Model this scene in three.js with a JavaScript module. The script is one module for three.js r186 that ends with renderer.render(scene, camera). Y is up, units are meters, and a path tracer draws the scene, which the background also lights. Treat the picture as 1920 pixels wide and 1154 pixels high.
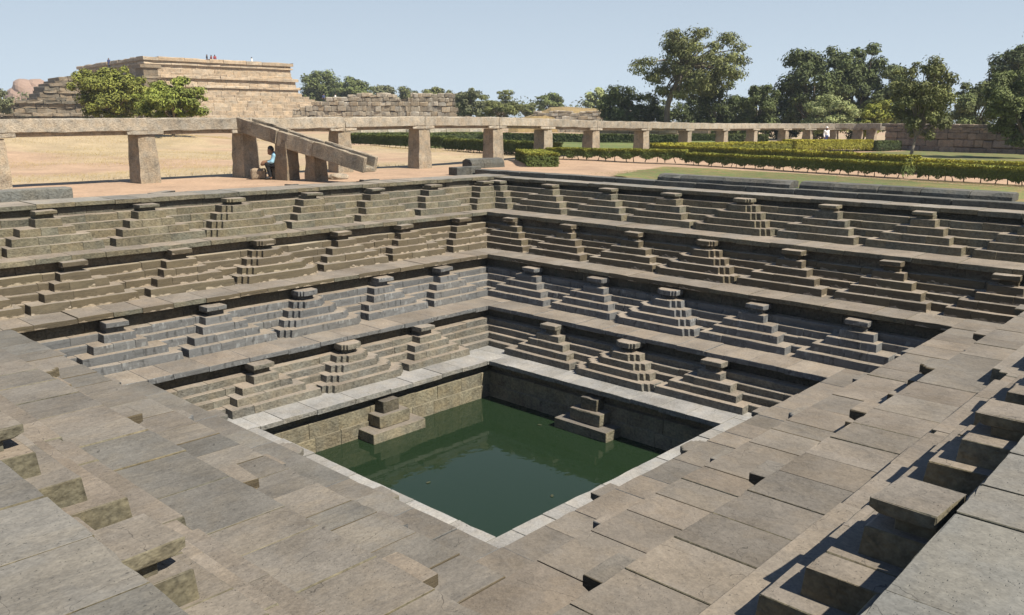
import * as THREE from 'three';
import { mergeGeometries } from 'three/addons/utils/BufferGeometryUtils.js';
import { MarchingCubes } from 'three/addons/objects/MarchingCubes.js';

// ---------------------------------------------------------------- camera, sky, sun, exposure
// plan coordinates: u (to the back right), v (to the back left), z up; three.js x = u, y = z, z = -v
const V = (u, v, z = 0) => new THREE.Vector3(u, z, -v);
const scene = new THREE.Scene();
const F_PX = 1579.8, PITCH = 0.2288, YAW = -0.0389, ROLL = 0.0068;
const EYE = V(-12.5, -12.15, 2.162);
const camera = new THREE.PerspectiveCamera(2 * Math.atan(577 / F_PX) * 180 / Math.PI, 1920 / 1154, 0.1, 3000);
const AZ = Math.PI / 4 + YAW;
const FWD = V(Math.cos(AZ), Math.sin(AZ), 0), RIGHT = V(Math.sin(AZ), -Math.cos(AZ), 0);
const LOOK = FWD.clone().multiplyScalar(Math.cos(PITCH)).add(new THREE.Vector3(0, -Math.sin(PITCH), 0));
const UPV = FWD.clone().multiplyScalar(Math.sin(PITCH)).add(new THREE.Vector3(0, Math.cos(PITCH), 0));
camera.position.copy(EYE);
camera.up.copy(UPV.clone().multiplyScalar(Math.cos(ROLL)).addScaledVector(RIGHT, -Math.sin(ROLL)));
camera.lookAt(EYE.clone().add(LOOK));
camera.setViewOffset(1920, 1154, 0, -15, 1920, 1154);
scene.add(camera);

const SUN_DIR = V(0.15, -0.79, 1.0).normalize();
const sun = new THREE.DirectionalLight(new THREE.Color().setRGB(1.0, 0.93, 0.80), 5.0);
sun.position.copy(SUN_DIR).multiplyScalar(200);
sun.castShadow = true;
sun.shadow.mapSize.set(4096, 4096);
Object.assign(sun.shadow.camera, { left: -90, right: 90, top: 90, bottom: -90, near: 1, far: 500 });
scene.add(sun);
{ // hazy daylight sky: pale at the horizon, clear blue overhead
  const W = 512, H = 256, d = new Float32Array(W * H * 4);
  const mix = (a, b, t) => a + (b - a) * t;
  for (let j = 0; j < H; j++) for (let i = 0; i < W; i++) {
    const el = ((j + 0.5) / H - 0.5) * Math.PI, az = ((i + 0.5) / W - 0.5) * 2 * Math.PI;
    const dir = new THREE.Vector3(Math.cos(el) * Math.cos(az), Math.sin(el), Math.cos(el) * Math.sin(az));
    const s = Math.max(0, Math.sin(el)), k = 1 - Math.pow(1 - s, 2.0);
    const lo = [0.435, 0.512, 0.58], hi = [0.024, 0.07, 0.18];
    const glow = 0.06 * Math.pow(Math.max(0, dir.dot(SUN_DIR)), 6);
    const o = (j * W + i) * 4;
    for (let c = 0; c < 3; c++) d[o + c] = el < 0 ? [0.12, 0.105, 0.08][c] : mix(lo[c], hi[c], k) + glow * [1, 0.95, 0.85][c];
    d[o + 3] = 1;
  }
  const sky = new THREE.DataTexture(d, W, H, THREE.RGBAFormat, THREE.FloatType);
  sky.mapping = THREE.EquirectangularReflectionMapping; sky.magFilter = THREE.LinearFilter; sky.minFilter = THREE.LinearFilter; sky.needsUpdate = true;
  scene.background = sky; scene.environment = sky;
}
const renderer = new THREE.WebGLRenderer({ antialias: true });
renderer.setSize(1024, 615);
renderer.toneMapping = THREE.LinearToneMapping;
renderer.toneMappingExposure = 1.54;
renderer.shadowMap.enabled = true;
renderer.shadowMap.type = THREE.PCFSoftShadowMap;
scene.fog = new THREE.FogExp2(new THREE.Color().setRGB(0.62, 0.70, 0.78), 0.00035);

// ---------------------------------------------------------------- helpers
function rngOf(seed) { let a = seed >>> 0; return () => { a = (a + 0x6d2b79f5) | 0; let t = Math.imul(a ^ (a >>> 15), 1 | a); t = (t + Math.imul(t ^ (t >>> 7), 61 | t)) ^ t; return ((t ^ (t >>> 14)) >>> 0) / 4294967296; }; }
const R = rngOf(20240611);
const rr = (a, b) => a + (b - a) * R();
const clamp = (x, a, b) => Math.max(a, Math.min(b, x));
const sstep = (a, b, x) => { const t = clamp((x - a) / (b - a), 0, 1); return t * t * (3 - 2 * t); };
// a point seen at pixel (x, y) of the 1920 wide frame, at a horizontal distance of d metres
function at(x, y, d) {
  const X = x - 960, Y = y - 592, c = Math.cos(ROLL), s = Math.sin(ROLL), px = c * X + s * Y, py = -s * X + c * Y;
  const dir = LOOK.clone().multiplyScalar(F_PX).addScaledVector(RIGHT, px).addScaledVector(UPV, -py);
  const h = Math.hypot(dir.x, dir.z);
  return EYE.clone().addScaledVector(dir, d / h);
}
const used = new Map();
function numbered(n) { const k = used.get(n) || 0; used.set(n, k + 1); return k ? `${n}_${String(k).padStart(3, '0')}` : n; }
function tag(o, label, category, group, kind) { if (label) o.userData.label = label; if (category) o.userData.category = category; if (group) o.userData.group = group; if (kind) o.userData.kind = kind; return o; }
function base(name, pos, turn = 0) { const g = new THREE.Group(); g.name = numbered(name); g.position.copy(pos); g.rotation.y = turn; scene.add(g); return g; }
function mesh(name, geo, mat, parent) { const m = new THREE.Mesh(geo, mat); m.castShadow = m.receiveShadow = true; m.name = parent === scene ? numbered(name) : name; parent.add(m); return m; }
// fast periodic value noise
function lattice(seed, P) { const r = rngOf(seed), a = new Float32Array(P * P); for (let i = 0; i < P * P; i++) a[i] = r(); return a; }
const L64 = lattice(7, 256);
function vn(x, y, P) { const xi = Math.floor(x), yi = Math.floor(y), fx = x - xi, fy = y - yi, sx = fx * fx * (3 - 2 * fx), sy = fy * fy * (3 - 2 * fy);
  const x0 = ((xi % P) + P) % P, x1 = (x0 + 1) % P, y0 = ((yi % P) + P) % P, y1 = (y0 + 1) % P;
  const a = L64[y0 * 256 + x0], b = L64[y0 * 256 + x1], c = L64[y1 * 256 + x0], d = L64[y1 * 256 + x1];
  return a + (b - a) * sx + (c - a) * sy + (a - b - c + d) * sx * sy; }
function fbm(x, y, P, oct) { let s = 0, w = 0.5, n = 0; for (let o = 0; o < oct; o++) { s += w * vn(x + o * 17, y + o * 31, Math.min(P, 256)); n += w; w *= 0.5; x *= 2; y *= 2; P *= 2; } return s / n; }
function tex(W, H, fn, srgb, rep) {
  const d = new Uint8Array(W * H * 4);
  for (let j = 0; j < H; j++) for (let i = 0; i < W; i++) { const c = fn(i / W, j / H), o = (j * W + i) * 4; d[o] = clamp(c[0] * 255, 0, 255); d[o + 1] = clamp(c[1] * 255, 0, 255); d[o + 2] = clamp(c[2] * 255, 0, 255); d[o + 3] = 255; }
  const t = new THREE.DataTexture(d, W, H); t.wrapS = t.wrapT = THREE.RepeatWrapping; t.magFilter = THREE.LinearFilter; t.minFilter = THREE.LinearMipmapLinearFilter; t.generateMipmaps = true;
  if (srgb) t.colorSpace = THREE.SRGBColorSpace;
  if (rep) t.repeat.set(rep, rep);
  t.needsUpdate = true; return t;
}
const g1 = (v) => [v, v, v];
const lin2s = (x) => x <= 0.0031308 ? 12.92 * x : 1.055 * Math.pow(x, 1 / 2.4) - 0.055;
const S3 = (r, g, b) => [lin2s(r), lin2s(g), lin2s(b)];

// ---------------------------------------------------------------- procedural textures and materials
const TILE = 2.4;                                          // metres that the stone maps cover
const treadMap = tex(1024, 1024, (x, y) => {               // walked-on, dusty flagstone
  const a = fbm(x * 5, y * 5, 5, 5), b = fbm(x * 11 + 3, y * 11, 11, 4), c = fbm(x * 64, y * 64, 64, 3), f = fbm(x * 90, y * 24 + 5, 128, 2);
  let v = 0.74 + 0.46 * (a - 0.5) + 0.24 * (c - 0.5) + 0.12 * (f - 0.5) + 0.20 * (vn(x * 250, y * 250, 250) - 0.5) + 0.09 * (vn(x * 128 + 7, y * 128, 128) - 0.5);
  const pit = vn(x * 220, y * 220, 220) > 0.93 ? 0.13 : 0; v -= pit;
  const sp = vn(x * 190 + 9, y * 190 + 4, 190) > 0.972 ? 0.22 : 0; v += sp;
  const ck = Math.abs(fbm(x * 4 + 0.25 * b, y * 4 + 3, 4, 5) - 0.5); if (ck < 0.0028 && vn(x * 5 + 2, y * 5 + 1, 5) > 0.62) v *= 0.45;
  const w = sstep(0.38, 0.66, b);                           // dust against bare grey stone
  return S3(v * (0.985 + 0.03 * w), v * (0.99 + 0.005 * w), v * (1.0 - 0.035 * w));
}, true);
const treadBump = tex(1024, 1024, (x, y) => { const a = fbm(x * 9, y * 9, 9, 4), c = fbm(x * 70, y * 40, 70, 4), p = vn(x * 220, y * 220, 220); return g1(0.3 + 0.35 * a + 0.35 * c - (p > 0.93 ? 0.2 : 0)); });
const roughMap = tex(1024, 1024, (x, y) => {               // dressed stone faces with tool marks and stains
  const a = fbm(x * 6, y * 6, 6, 5), c = fbm(x * 60, y * 60, 60, 3), st = fbm(x * 18, y * 3, 18, 4), ch = fbm(x * 30 + y * 20, y * 44 - x * 10, 128, 2);
  let v = 0.70 + 0.44 * (a - 0.5) + 0.55 * (c - 0.5) + 0.26 * (st - 0.5) + 0.24 * (ch - 0.5) + 0.2 * (vn(x * 230, y * 230, 230) - 0.5);
  const w = fbm(x * 9 + 4, y * 9 + 8, 9, 3) - 0.5;
  return S3(v * (1 + 0.16 * w), v, v * (1 - 0.20 * w));
}, true);
const roughBump = tex(1024, 1024, (x, y) => g1(0.25 + 0.3 * fbm(x * 8, y * 8, 8, 4) + 0.45 * fbm(x * 46 + y * 10, y * 60, 128, 3)));
const saltMap = tex(2048, 256, (x, y) => {                 // brown course faces, salt crusts creeping up from the foot
  const a = fbm(x * 14, y * 2, 14, 4), c = fbm(x * 150, y * 20, 150, 3), e = fbm(x * 24 + 6, 3.3, 24, 5), on = fbm(x * 7 + 2, 9.1, 7, 3);
  let v = 0.72 + 0.4 * (a - 0.5) + 0.3 * (c - 0.5);
  const crust = on * 1.25 + 0.75 * (e - 0.5) + 0.85 * (fbm(x * 70, y * 5 + 3, 70, 4) - 0.5) - 1.05 * y - 0.64;
  const s = clamp(sstep(0.0, 0.16, crust) * (0.72 + 0.7 * (c - 0.5)), 0, 1);
  const st = [0.185 * v, 0.153 * v, 0.102 * v], w = [0.54, 0.46, 0.37];
  return S3(...st.map((q, i) => q + (w[i] - q) * s));
}, true);
const streakMap = tex(2048, 256, (x, y) => {               // blue grey faces with pale vertical run marks
  const a = fbm(x * 16, y * 2, 16, 4), c = fbm(x * 150, y * 18, 150, 3), s = fbm(x * 110, y * 1.2, 110, 3), big = fbm(x * 9 + 4, y * 1 + 2, 9, 3);
  let v = 0.80 + 0.45 * (a - 0.5) + 0.3 * (c - 0.5);
  const pale = sstep(0.55, 0.78, s) * sstep(0.40, 0.65, big) * (0.3 + 0.6 * y), dark = sstep(0.62, 0.82, fbm(x * 80 + 5, y + 3, 80, 3)) * 0.5;
  const st = [0.205, 0.209, 0.212].map((q) => q * v * (1 - dark)), w = [0.34, 0.355, 0.36];
  return S3(...st.map((q, i) => q + (w[i] - q) * pale));
}, true);
const sandMap = tex(1024, 1024, (x, y) => { const a = fbm(x * 6, y * 6, 6, 5), c = fbm(x * 80, y * 80, 80, 3), p = vn(x * 200, y * 200, 200); let v = 0.78 + 0.32 * (a - 0.5) + 0.30 * (c - 0.5) - (p > 0.94 ? 0.16 : 0) + (p < 0.05 ? 0.1 : 0); return S3(v, v * 0.985, v * 0.96); }, true);
const sandBump = tex(512, 512, (x, y) => g1(0.2 + 0.4 * fbm(x * 10, y * 10, 10, 4) + 0.4 * fbm(x * 60, y * 60, 60, 3)));
const turfMap = tex(1024, 1024, (x, y) => { const a = fbm(x * 7, y * 7, 7, 5), c = fbm(x * 110, y * 110, 110, 3), y2 = sstep(0.42, 0.62, fbm(x * 13 + 3, y * 13, 13, 4)); const v = 0.72 + 0.5 * (c - 0.5) + 0.3 * (a - 0.5); return S3(v * (0.72 + 0.42 * y2), v, v * (0.62 + 0.25 * y2)); }, true);

const STD = (o) => new THREE.MeshStandardMaterial({ roughness: 0.93, metalness: 0, ...(o.vertexColors ? { color: new THREE.Color(0.8, 0.8, 0.8) } : {}), ...o });
const M = {
  tread: STD({ map: treadMap, bumpMap: treadBump, bumpScale: 0.02, vertexColors: true, roughness: 0.9 }),
  side: STD({ map: roughMap, bumpMap: roughBump, bumpScale: 0.035, vertexColors: true }),
  salt: STD({ map: saltMap, bumpMap: roughBump, bumpScale: 0.012, vertexColors: true }),
  streak: STD({ map: streakMap, bumpMap: roughBump, bumpScale: 0.012, vertexColors: true }),
  granite: STD({ map: roughMap, bumpMap: roughBump, bumpScale: 0.03, vertexColors: true }),
  plain: STD({ vertexColors: true }),
  leaf: STD({ vertexColors: true, roughness: 0.8 }),
  bark: STD({ vertexColors: true, map: roughMap, bumpMap: roughBump, bumpScale: 0.03 }),
};

// ---------------------------------------------------------------- stones
// A stone is a cross-section of [outward r, height y] points swept along x with uneven stations; local axes: x along the wall, y up, z = -r (towards the tank is +z).
// Faces that look up take the tread material (group 1), all others the side material (group 0).
function sweep(sec, x0, x1, o = {}) {
  const { n = 1, j = 0.005, bev = 0.012, top = [1, 1, 1], side = [1, 1, 1], rnd = R, vnorm = false, sideScale = 1 / TILE, tz = 0, chip = 0, lean = 0, bl = 0, br = 0 } = o;
  const K = sec.length, st = [], cy = sec.reduce((a, p) => a + p[1], 0) / K, cr = sec.reduce((a, p) => a + p[0], 0) / K;
  let ymin = 1e9, ymax = -1e9; for (const p of sec) { ymin = Math.min(ymin, p[1]); ymax = Math.max(ymax, p[1]); }
  const tilt = (rnd() - 0.5) * tz;
  const ring = (x, s, jit, e = 0) => sec.map((p) => { const c = chip && p[1] > cy && p[0] < cr && rnd() < 0.3 ? rnd() * chip : 0; return [x + e * (p[1] - ymin) + (rnd() - 0.5) * jit * 0.6, p[1] + (cy - p[1]) * s[1] + (rnd() - 0.5) * jit * (p[1] > cy ? 1 : 0.4) + tilt - c, p[0] + (cr - p[0]) * s[0] + (rnd() - 0.5) * jit + c + (p[0] < cr ? lean * (p[1] - ymin) : 0)]; });
  const rs = Math.max(...sec.map((p) => Math.abs(p[0] - cr))), ys = (ymax - ymin) / 2, inset = [bev / rs, bev / ys];
  st.push(ring(x0, inset, j, bl));
  st.push(ring(x0 + bev, [0, 0], j, bl));
  for (let i = 1; i < n; i++) st.push(ring(x0 + (x1 - x0) * i / n, [0, 0], j * 1.4));
  st.push(ring(x1 - bev, [0, 0], j, -br));
  st.push(ring(x1, inset, j, -br));
  const pos = [[], []], uv = [[], []], col = [[], []], ox = rnd() * 7, oy = rnd() * 7, shade = 0.86 + rnd() * 0.26;
  const e1 = new THREE.Vector3(), e2 = new THREE.Vector3(), nn = new THREE.Vector3();
  const tri = (a, b, c) => {
    e1.set(b[0] - a[0], b[1] - a[1], -(b[2] - a[2])); e2.set(c[0] - a[0], c[1] - a[1], -(c[2] - a[2])); nn.crossVectors(e1, e2);
    const L = nn.length(); if (L < 1e-9) return; nn.divideScalar(L);
    const g = nn.y > 0.8 ? 1 : 0;
    for (const p of [a, b, c]) {
      pos[g].push(p[0], p[1], -p[2]);
      if (g) uv[g].push((p[0] + ox) / TILE, (p[2] + oy) / TILE);
      else if (vnorm) uv[g].push((Math.abs(nn.x) > 0.7 ? p[2] : p[0]) / 7 + ox, clamp((p[1] - ymin) / (ymax - ymin), 0.02, 0.98) * 0.96 + 0.02);
      else if (Math.abs(nn.x) > 0.7) uv[g].push((p[2] + ox) * sideScale, (p[1] + oy) * sideScale);
      else uv[g].push((p[0] + ox) * sideScale, ((Math.abs(nn.y) > 0.7 ? p[2] : p[1]) + oy) * sideScale);
      const t = g ? top : side; col[g].push(Math.min(1, t[0] * shade), Math.min(1, t[1] * shade), Math.min(1, t[2] * shade));
    }
  };
  const quad = (a, b, c, d) => { tri(a, b, c); tri(a, c, d); };
  // sections run front bottom -> front top -> back top -> back bottom
  for (let i = 0; i + 1 < st.length; i++) for (let k = 0; k < K; k++) { const k2 = (k + 1) % K; quad(st[i][k], st[i + 1][k], st[i + 1][k2], st[i][k2]); }
  const A = st[0], B = st[st.length - 1];
  for (let k = 1; k + 1 < K; k++) { tri(A[0], A[k], A[k + 1]); tri(B[0], B[k + 1], B[k]); }
  const g = new THREE.BufferGeometry(), P = pos[0].concat(pos[1]);
  g.setAttribute('position', new THREE.Float32BufferAttribute(P, 3));
  g.setAttribute('uv', new THREE.Float32BufferAttribute(uv[0].concat(uv[1]), 2));
  g.setAttribute('color', new THREE.Float32BufferAttribute(col[0].concat(col[1]), 3));
  g.addGroup(0, pos[0].length / 3, 0); g.addGroup(pos[0].length / 3, pos[1].length / 3, 1);
  g.computeVertexNormals();
  return g;
}
const boxSec = (r0, r1, y0, y1, b = 0.014) => [[r0, y0 + b], [r0, y1 - b], [r0 + b, y1], [r1 - b, y1], [r1, y1 - b], [r1, y0 + b], [r1 - b, y0], [r0 + b, y0]];
const slimSec = (r0, r1, y0, y1, b = 0.014) => [[r0, y0], [r0, y1 - b], [r0 + b, y1], [r1, y1], [r1, y0]];
// a plan outline [x, r] raised from y0 to y1 with a chamfer on the top edge; groups as above
function prism(pts, y0, y1, o = {}) {
  const { top = [1, 1, 1], side = [1, 1, 1], rnd = R, bev = 0.012, vnorm = false, batter = 0 } = o;
  const N = pts.length, cx = pts.reduce((a, p) => a + p[0], 0) / N, cr = pts.reduce((a, p) => a + p[1], 0) / N;
  const pos = [[], []], uv = [[], []], col = [[], []], ox = rnd() * 7, oy = rnd() * 7, shade = 0.9 + rnd() * 0.2;
  const put = (g, p, x, y) => { pos[g].push(p[0], p[1], -p[2]); uv[g].push(x, y); const t = g ? top : side; col[g].push(Math.min(1, t[0] * shade), Math.min(1, t[1] * shade), Math.min(1, t[2] * shade)); };
  const ins = (p, d) => { const dx = cx - p[0], dr = cr - p[1], L = Math.hypot(dx, dr); return [p[0] + dx / L * d, p[1] + dr / L * d]; };
  const lowR = pts.map((p) => [p[0], y0, p[1]]), midR = pts.map((p) => { const q = ins(p, batter); return [q[0] + (rnd() - 0.5) * 0.006, y1 - bev, q[1] + (rnd() - 0.5) * 0.006]; }), topR = midR.map((p) => { const q = ins([p[0], p[2]], bev); return [q[0], y1 + (rnd() - 0.5) * 0.004, q[1]]; });
  let run = 0;
  for (let i = 0; i < N; i++) {
    const k = (i + 1) % N, L = Math.hypot(pts[k][0] - pts[i][0], pts[k][1] - pts[i][1]);
    const V0 = (p) => vnorm ? clamp((p[1] - y0) / (y1 - y0), 0.02, 0.98) * 0.96 + 0.02 : (p[1] + oy) / TILE, U = vnorm ? 7 : TILE;
    for (const [a, b] of [[lowR, midR], [midR, topR]]) {
      const q = [[a[i], run], [a[k], run + L], [b[k], run + L], [b[i], run]];
      for (const t of [0, 1, 2, 0, 2, 3]) put(0, q[t][0], (q[t][1] + ox) / U, V0(q[t][0]));
    }
    run += L;
  }
  const shp = THREE.ShapeUtils.triangulateShape(topR.map((p) => new THREE.Vector2(p[0], -p[2])), []);
  for (const f of shp) for (const i of f) put(1, topR[i], (topR[i][0] + ox) / TILE, (topR[i][2] + oy) / TILE);
  const g = new THREE.BufferGeometry();
  g.setAttribute('position', new THREE.Float32BufferAttribute(pos[0].concat(pos[1]), 3));
  g.setAttribute('uv', new THREE.Float32BufferAttribute(uv[0].concat(uv[1]), 2));
  g.setAttribute('color', new THREE.Float32BufferAttribute(col[0].concat(col[1]), 3));
  g.addGroup(0, pos[0].length / 3, 0); g.addGroup(pos[0].length / 3, pos[1].length / 3, 1);
  g.computeVertexNormals();
  return g;
}

// ---------------------------------------------------------------- the stepped tank
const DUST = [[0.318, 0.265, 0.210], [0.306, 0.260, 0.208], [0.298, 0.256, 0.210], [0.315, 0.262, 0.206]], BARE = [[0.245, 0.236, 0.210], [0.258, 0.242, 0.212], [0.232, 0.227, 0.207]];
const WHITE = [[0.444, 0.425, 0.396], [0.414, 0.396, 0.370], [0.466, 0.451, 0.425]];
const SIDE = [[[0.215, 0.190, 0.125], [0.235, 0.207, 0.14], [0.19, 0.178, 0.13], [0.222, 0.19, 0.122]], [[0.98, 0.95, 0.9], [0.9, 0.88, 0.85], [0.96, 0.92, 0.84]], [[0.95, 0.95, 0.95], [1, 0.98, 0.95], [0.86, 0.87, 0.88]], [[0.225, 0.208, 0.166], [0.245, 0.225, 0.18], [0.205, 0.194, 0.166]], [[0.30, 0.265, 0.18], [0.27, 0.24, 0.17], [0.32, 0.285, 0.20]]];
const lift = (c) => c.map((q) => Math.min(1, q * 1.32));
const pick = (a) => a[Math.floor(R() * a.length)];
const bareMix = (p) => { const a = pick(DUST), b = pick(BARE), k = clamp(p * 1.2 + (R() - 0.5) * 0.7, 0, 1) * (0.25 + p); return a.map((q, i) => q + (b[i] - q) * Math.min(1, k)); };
const sideMat = (t) => (t === 1 ? M.salt : t === 2 ? M.streak : M.side);
const Z = [0, -1.05, -2.16, -3.31, -4.37], LIP = [11.0, 8.95, 7.10, 5.22, 3.59];
// side: [turn about the vertical, words]
const SIDES = { FL: [0, 'back left'], FR: [-Math.PI / 2, 'back right'], NR: [Math.PI, 'front right'], NL: [Math.PI / 2, 'front left'] };
const toWorld = (s, t, r, z) => s === 'FL' ? V(t, r, z) : s === 'FR' ? V(r, -t, z) : s === 'NR' ? V(-t, -r, z) : V(-r, t, z);
const RIM = { FL: 10.72, FR: 11.15, NR: 11.0, NL: 11.0 };
// per tier (0..3): heights of the four steps, fronts of the pyramid blocks and of the wall courses, back of the recess
const RISE = [0.19, 0.185, 0.18, 0.17];
const PROF = (t, s) => {
  if (t === 0) return s === 'FL' ? { b: [9.60, 9.77, 9.95, 10.12], c: [9.96, 10.18, 10.39, 10.58], w: 10.86 } : s === 'FR' ? { b: [10.08, 10.26, 10.45, 10.64], c: [10.44, 10.65, 10.85, 11.04], w: 11.38 } : s === 'NL' ? { b: [9.80, 10.12, 10.36, 10.57], c: [9.86, 10.50, 10.76, 10.92], w: 11.2 } : { b: [9.80, 10.10, 10.30, 10.48], c: [9.86, 10.50, 10.74, 10.90], w: 11.2 };
  return [null, { b: [8.10, 8.28, 8.46, 8.62], c: [8.46, 8.64, 8.81, 8.95], w: 9.20 }, { b: [6.22, 6.42, 6.61, 6.78], c: [6.58, 6.78, 6.96, 7.10], w: 7.35 }, { b: [4.40, 4.57, 4.73, 4.86], c: [4.72, 4.90, 5.06, 5.20], w: 5.47 }][t];
};
const ORD = ['topmost', 'second', 'third', 'lowest'];
const LIPT = 0.12;
function splits(a, b, lo, hi) { const out = [a]; let x = a; while (b - x > hi) { x += rr(lo, hi); if (b - x < lo * 0.7) break; out.push(x); } out.push(b); return out; }

// terraces: rows of flagstones whose inner edge is the lip
const JOINTS = {
  NL0: [-12.6, -9.9, -9.15, -8.42, -7.75, -7.07, -6.02, -5.3, -4.6], NR0: [4.2, 5.0, 5.7, 6.31, 7.0, 7.52, 8.64, 9.4, 10.2, 12.6],
  NL1: [-9.9, -8.9, -8.15, -7.5, -6.76, -6.25, -5.35, -4.48, -3.66, -3.13, -2.5, -1.8, -1.1], NR1: [-1.15, -0.38, 0.55, 1.45, 2.17, 2.9, 3.53, 4.13, 4.74, 5.33, 5.94, 6.55, 7.14, 7.8, 8.45, 9.9],
  NL2: [-7.9, -6.46, -5.79, -5.1, -4.65, -3.95, -3.32, -2.74, -2.16, -1.57], NR2: [1.52, 2.2, 2.85, 3.4, 3.93, 4.51, 5.1, 5.78, 6.66, 7.9],
};
for (let t = 0; t < 5; t++) for (const s of ['FL', 'FR', 'NR', 'NL']) {
  const lip = t === 0 ? RIM[s] : LIP[t], owns = s === 'FL' || s === 'NR';
  const depth = t === 0 ? (s === 'FL' ? 1.25 : s === 'FR' ? 1.0 : 1.9) : t === 1 ? 1.66 : 1.5, z = Z[t] + (t === 0 && s === 'FL' ? 0.03 : 0);
  const near = s[0] === 'N', end = owns ? (t === 0 ? 12.6 : lip + depth) : (t === 0 ? 11.0 : lip);
  const g = base('terrace_floor', toWorld(s, 0, lip, z), SIDES[s][0]);
  tag(g, t === 4 ? `pale flagstone ledge round the green water, along the ${SIDES[s][1]} side` : t === 0 ? `flagstone rim at the top of the tank, along the ${SIDES[s][1]} side` : `dusty flagstone terrace, ${['', 'first', 'second', 'third'][t]} below the rim, ${SIDES[s][1]} side`, null, null, 'structure');
  let js = JOINTS[s + t], cuts;
  if (js) { js = js.filter((q) => q > -end && q < end); cuts = [...splits(-end, js[0], 0.6, 0.9), ...js.slice(1), ...splits(js[js.length - 1], end, 0.6, 0.9).slice(1)]; cuts = [...new Set(cuts)].sort((a, b) => a - b); }
  else cuts = splits(-end, end, 0.55, 1.15);
  for (let i = 0; i + 1 < cuts.length; i++) {
    const x0 = cuts[i] + (near ? 0.006 : 0.004), x1 = cuts[i + 1] - (near ? 0.006 : 0.004); if (x1 - x0 < 0.08) continue;
    const dz = rr(-0.005, 0.005) + (R() < 0.15 ? rr(-0.012, 0.01) : 0), dr = rr(-0.008, 0.008), th = LIPT + rr(-0.012, 0.018);
    const sm = t === 2 && R() < 0.8 ? M.salt : t === 3 ? M.streak : M.side, sd = t === 2 ? pick(SIDE[1]) : t === 3 ? pick(SIDE[2]) : t === 4 ? [0.30, 0.29, 0.26] : pick(SIDE[0]);
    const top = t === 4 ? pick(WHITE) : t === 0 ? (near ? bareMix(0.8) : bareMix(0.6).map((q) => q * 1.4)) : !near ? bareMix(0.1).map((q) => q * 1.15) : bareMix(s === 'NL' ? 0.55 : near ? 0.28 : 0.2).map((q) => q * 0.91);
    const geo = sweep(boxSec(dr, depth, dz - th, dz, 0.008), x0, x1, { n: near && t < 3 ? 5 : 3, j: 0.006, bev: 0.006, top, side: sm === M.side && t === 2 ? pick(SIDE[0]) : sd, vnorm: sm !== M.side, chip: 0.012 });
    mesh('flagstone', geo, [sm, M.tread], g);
  }
}

// stepped walls between the terraces: courses of blocks, the top one recessed under the lip
for (let t = 0; t < 4; t++) for (const s of ['FL', 'FR', 'NR', 'NL']) {
  const P = PROF(t, s), h = RISE[t], zb = Z[t + 1], owns = s === 'FL' || s === 'NR', near = s[0] === 'N';
  const g = base('stepped_wall', toWorld(s, 0, P.c[0], zb), SIDES[s][0]);
  tag(g, `${SIDES[s][1]} stepped stone wall, ${ORD[t]} of the tank's four tiers of steps`, 'wall', null);
  for (let k = 0; k < 5; k++) {
    const r = (k < 4 ? P.c[k] : P.w) - P.c[0], y0 = k * h - 0.012, y1 = k < 4 ? (k + 1) * h : Z[t] - LIPT - zb + 0.02, end = (k < 4 ? P.c[k] : P.w) + (owns ? 0.5 : 0.0);
    const depth = k < 4 ? 0.62 : 0.5, cuts = near ? splits(-end, end, 1.6, 2.6) : splits(-end, end, 0.7, 1.7);
    for (let i = 0; i + 1 < cuts.length; i++) {
      const salt = t === 1 && k < 4, sm = k === 4 ? M.side : sideMat(t);
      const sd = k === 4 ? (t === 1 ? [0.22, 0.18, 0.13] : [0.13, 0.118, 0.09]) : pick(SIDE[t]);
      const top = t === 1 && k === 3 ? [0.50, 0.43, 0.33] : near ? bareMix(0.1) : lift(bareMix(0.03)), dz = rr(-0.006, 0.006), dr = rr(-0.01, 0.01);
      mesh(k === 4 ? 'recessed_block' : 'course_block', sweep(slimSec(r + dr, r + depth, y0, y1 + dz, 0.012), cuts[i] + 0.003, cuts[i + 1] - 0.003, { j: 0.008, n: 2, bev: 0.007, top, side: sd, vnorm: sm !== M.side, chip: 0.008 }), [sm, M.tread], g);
    }
  }
}
// packed fill behind the stones, so that joints are dark and not open
{
  const parts = [];
  for (let t = 0; t < 5; t++) ['FL', 'FR', 'NR', 'NL'].forEach((s, q) => {
    const r0 = t === 4 ? 3.97 : t === 0 ? PROF(0, s).w + 0.25 : LIP[t] + 0.55, r1 = t === 0 ? 12.6 : LIP[t] + 2.1, y1 = Z[t] - LIPT - 0.035 - q * 0.004, y0 = t === 4 ? -6.4 : Z[t + 1] - 0.3;
    const b = new THREE.BoxGeometry(2 * r1, y1 - y0, r1 - r0); b.translate(0, (y0 + y1) / 2, -(r0 + r1) / 2); b.rotateY(SIDES[s][0]); parts.push(b);
  });
  const m = mesh('earth_fill', mergeGeometries(parts), STD({ color: new THREE.Color(0.09, 0.075, 0.055) }), scene); tag(m, 'dark packed earth behind the stones of the tank', null, null, 'structure');
}

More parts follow.
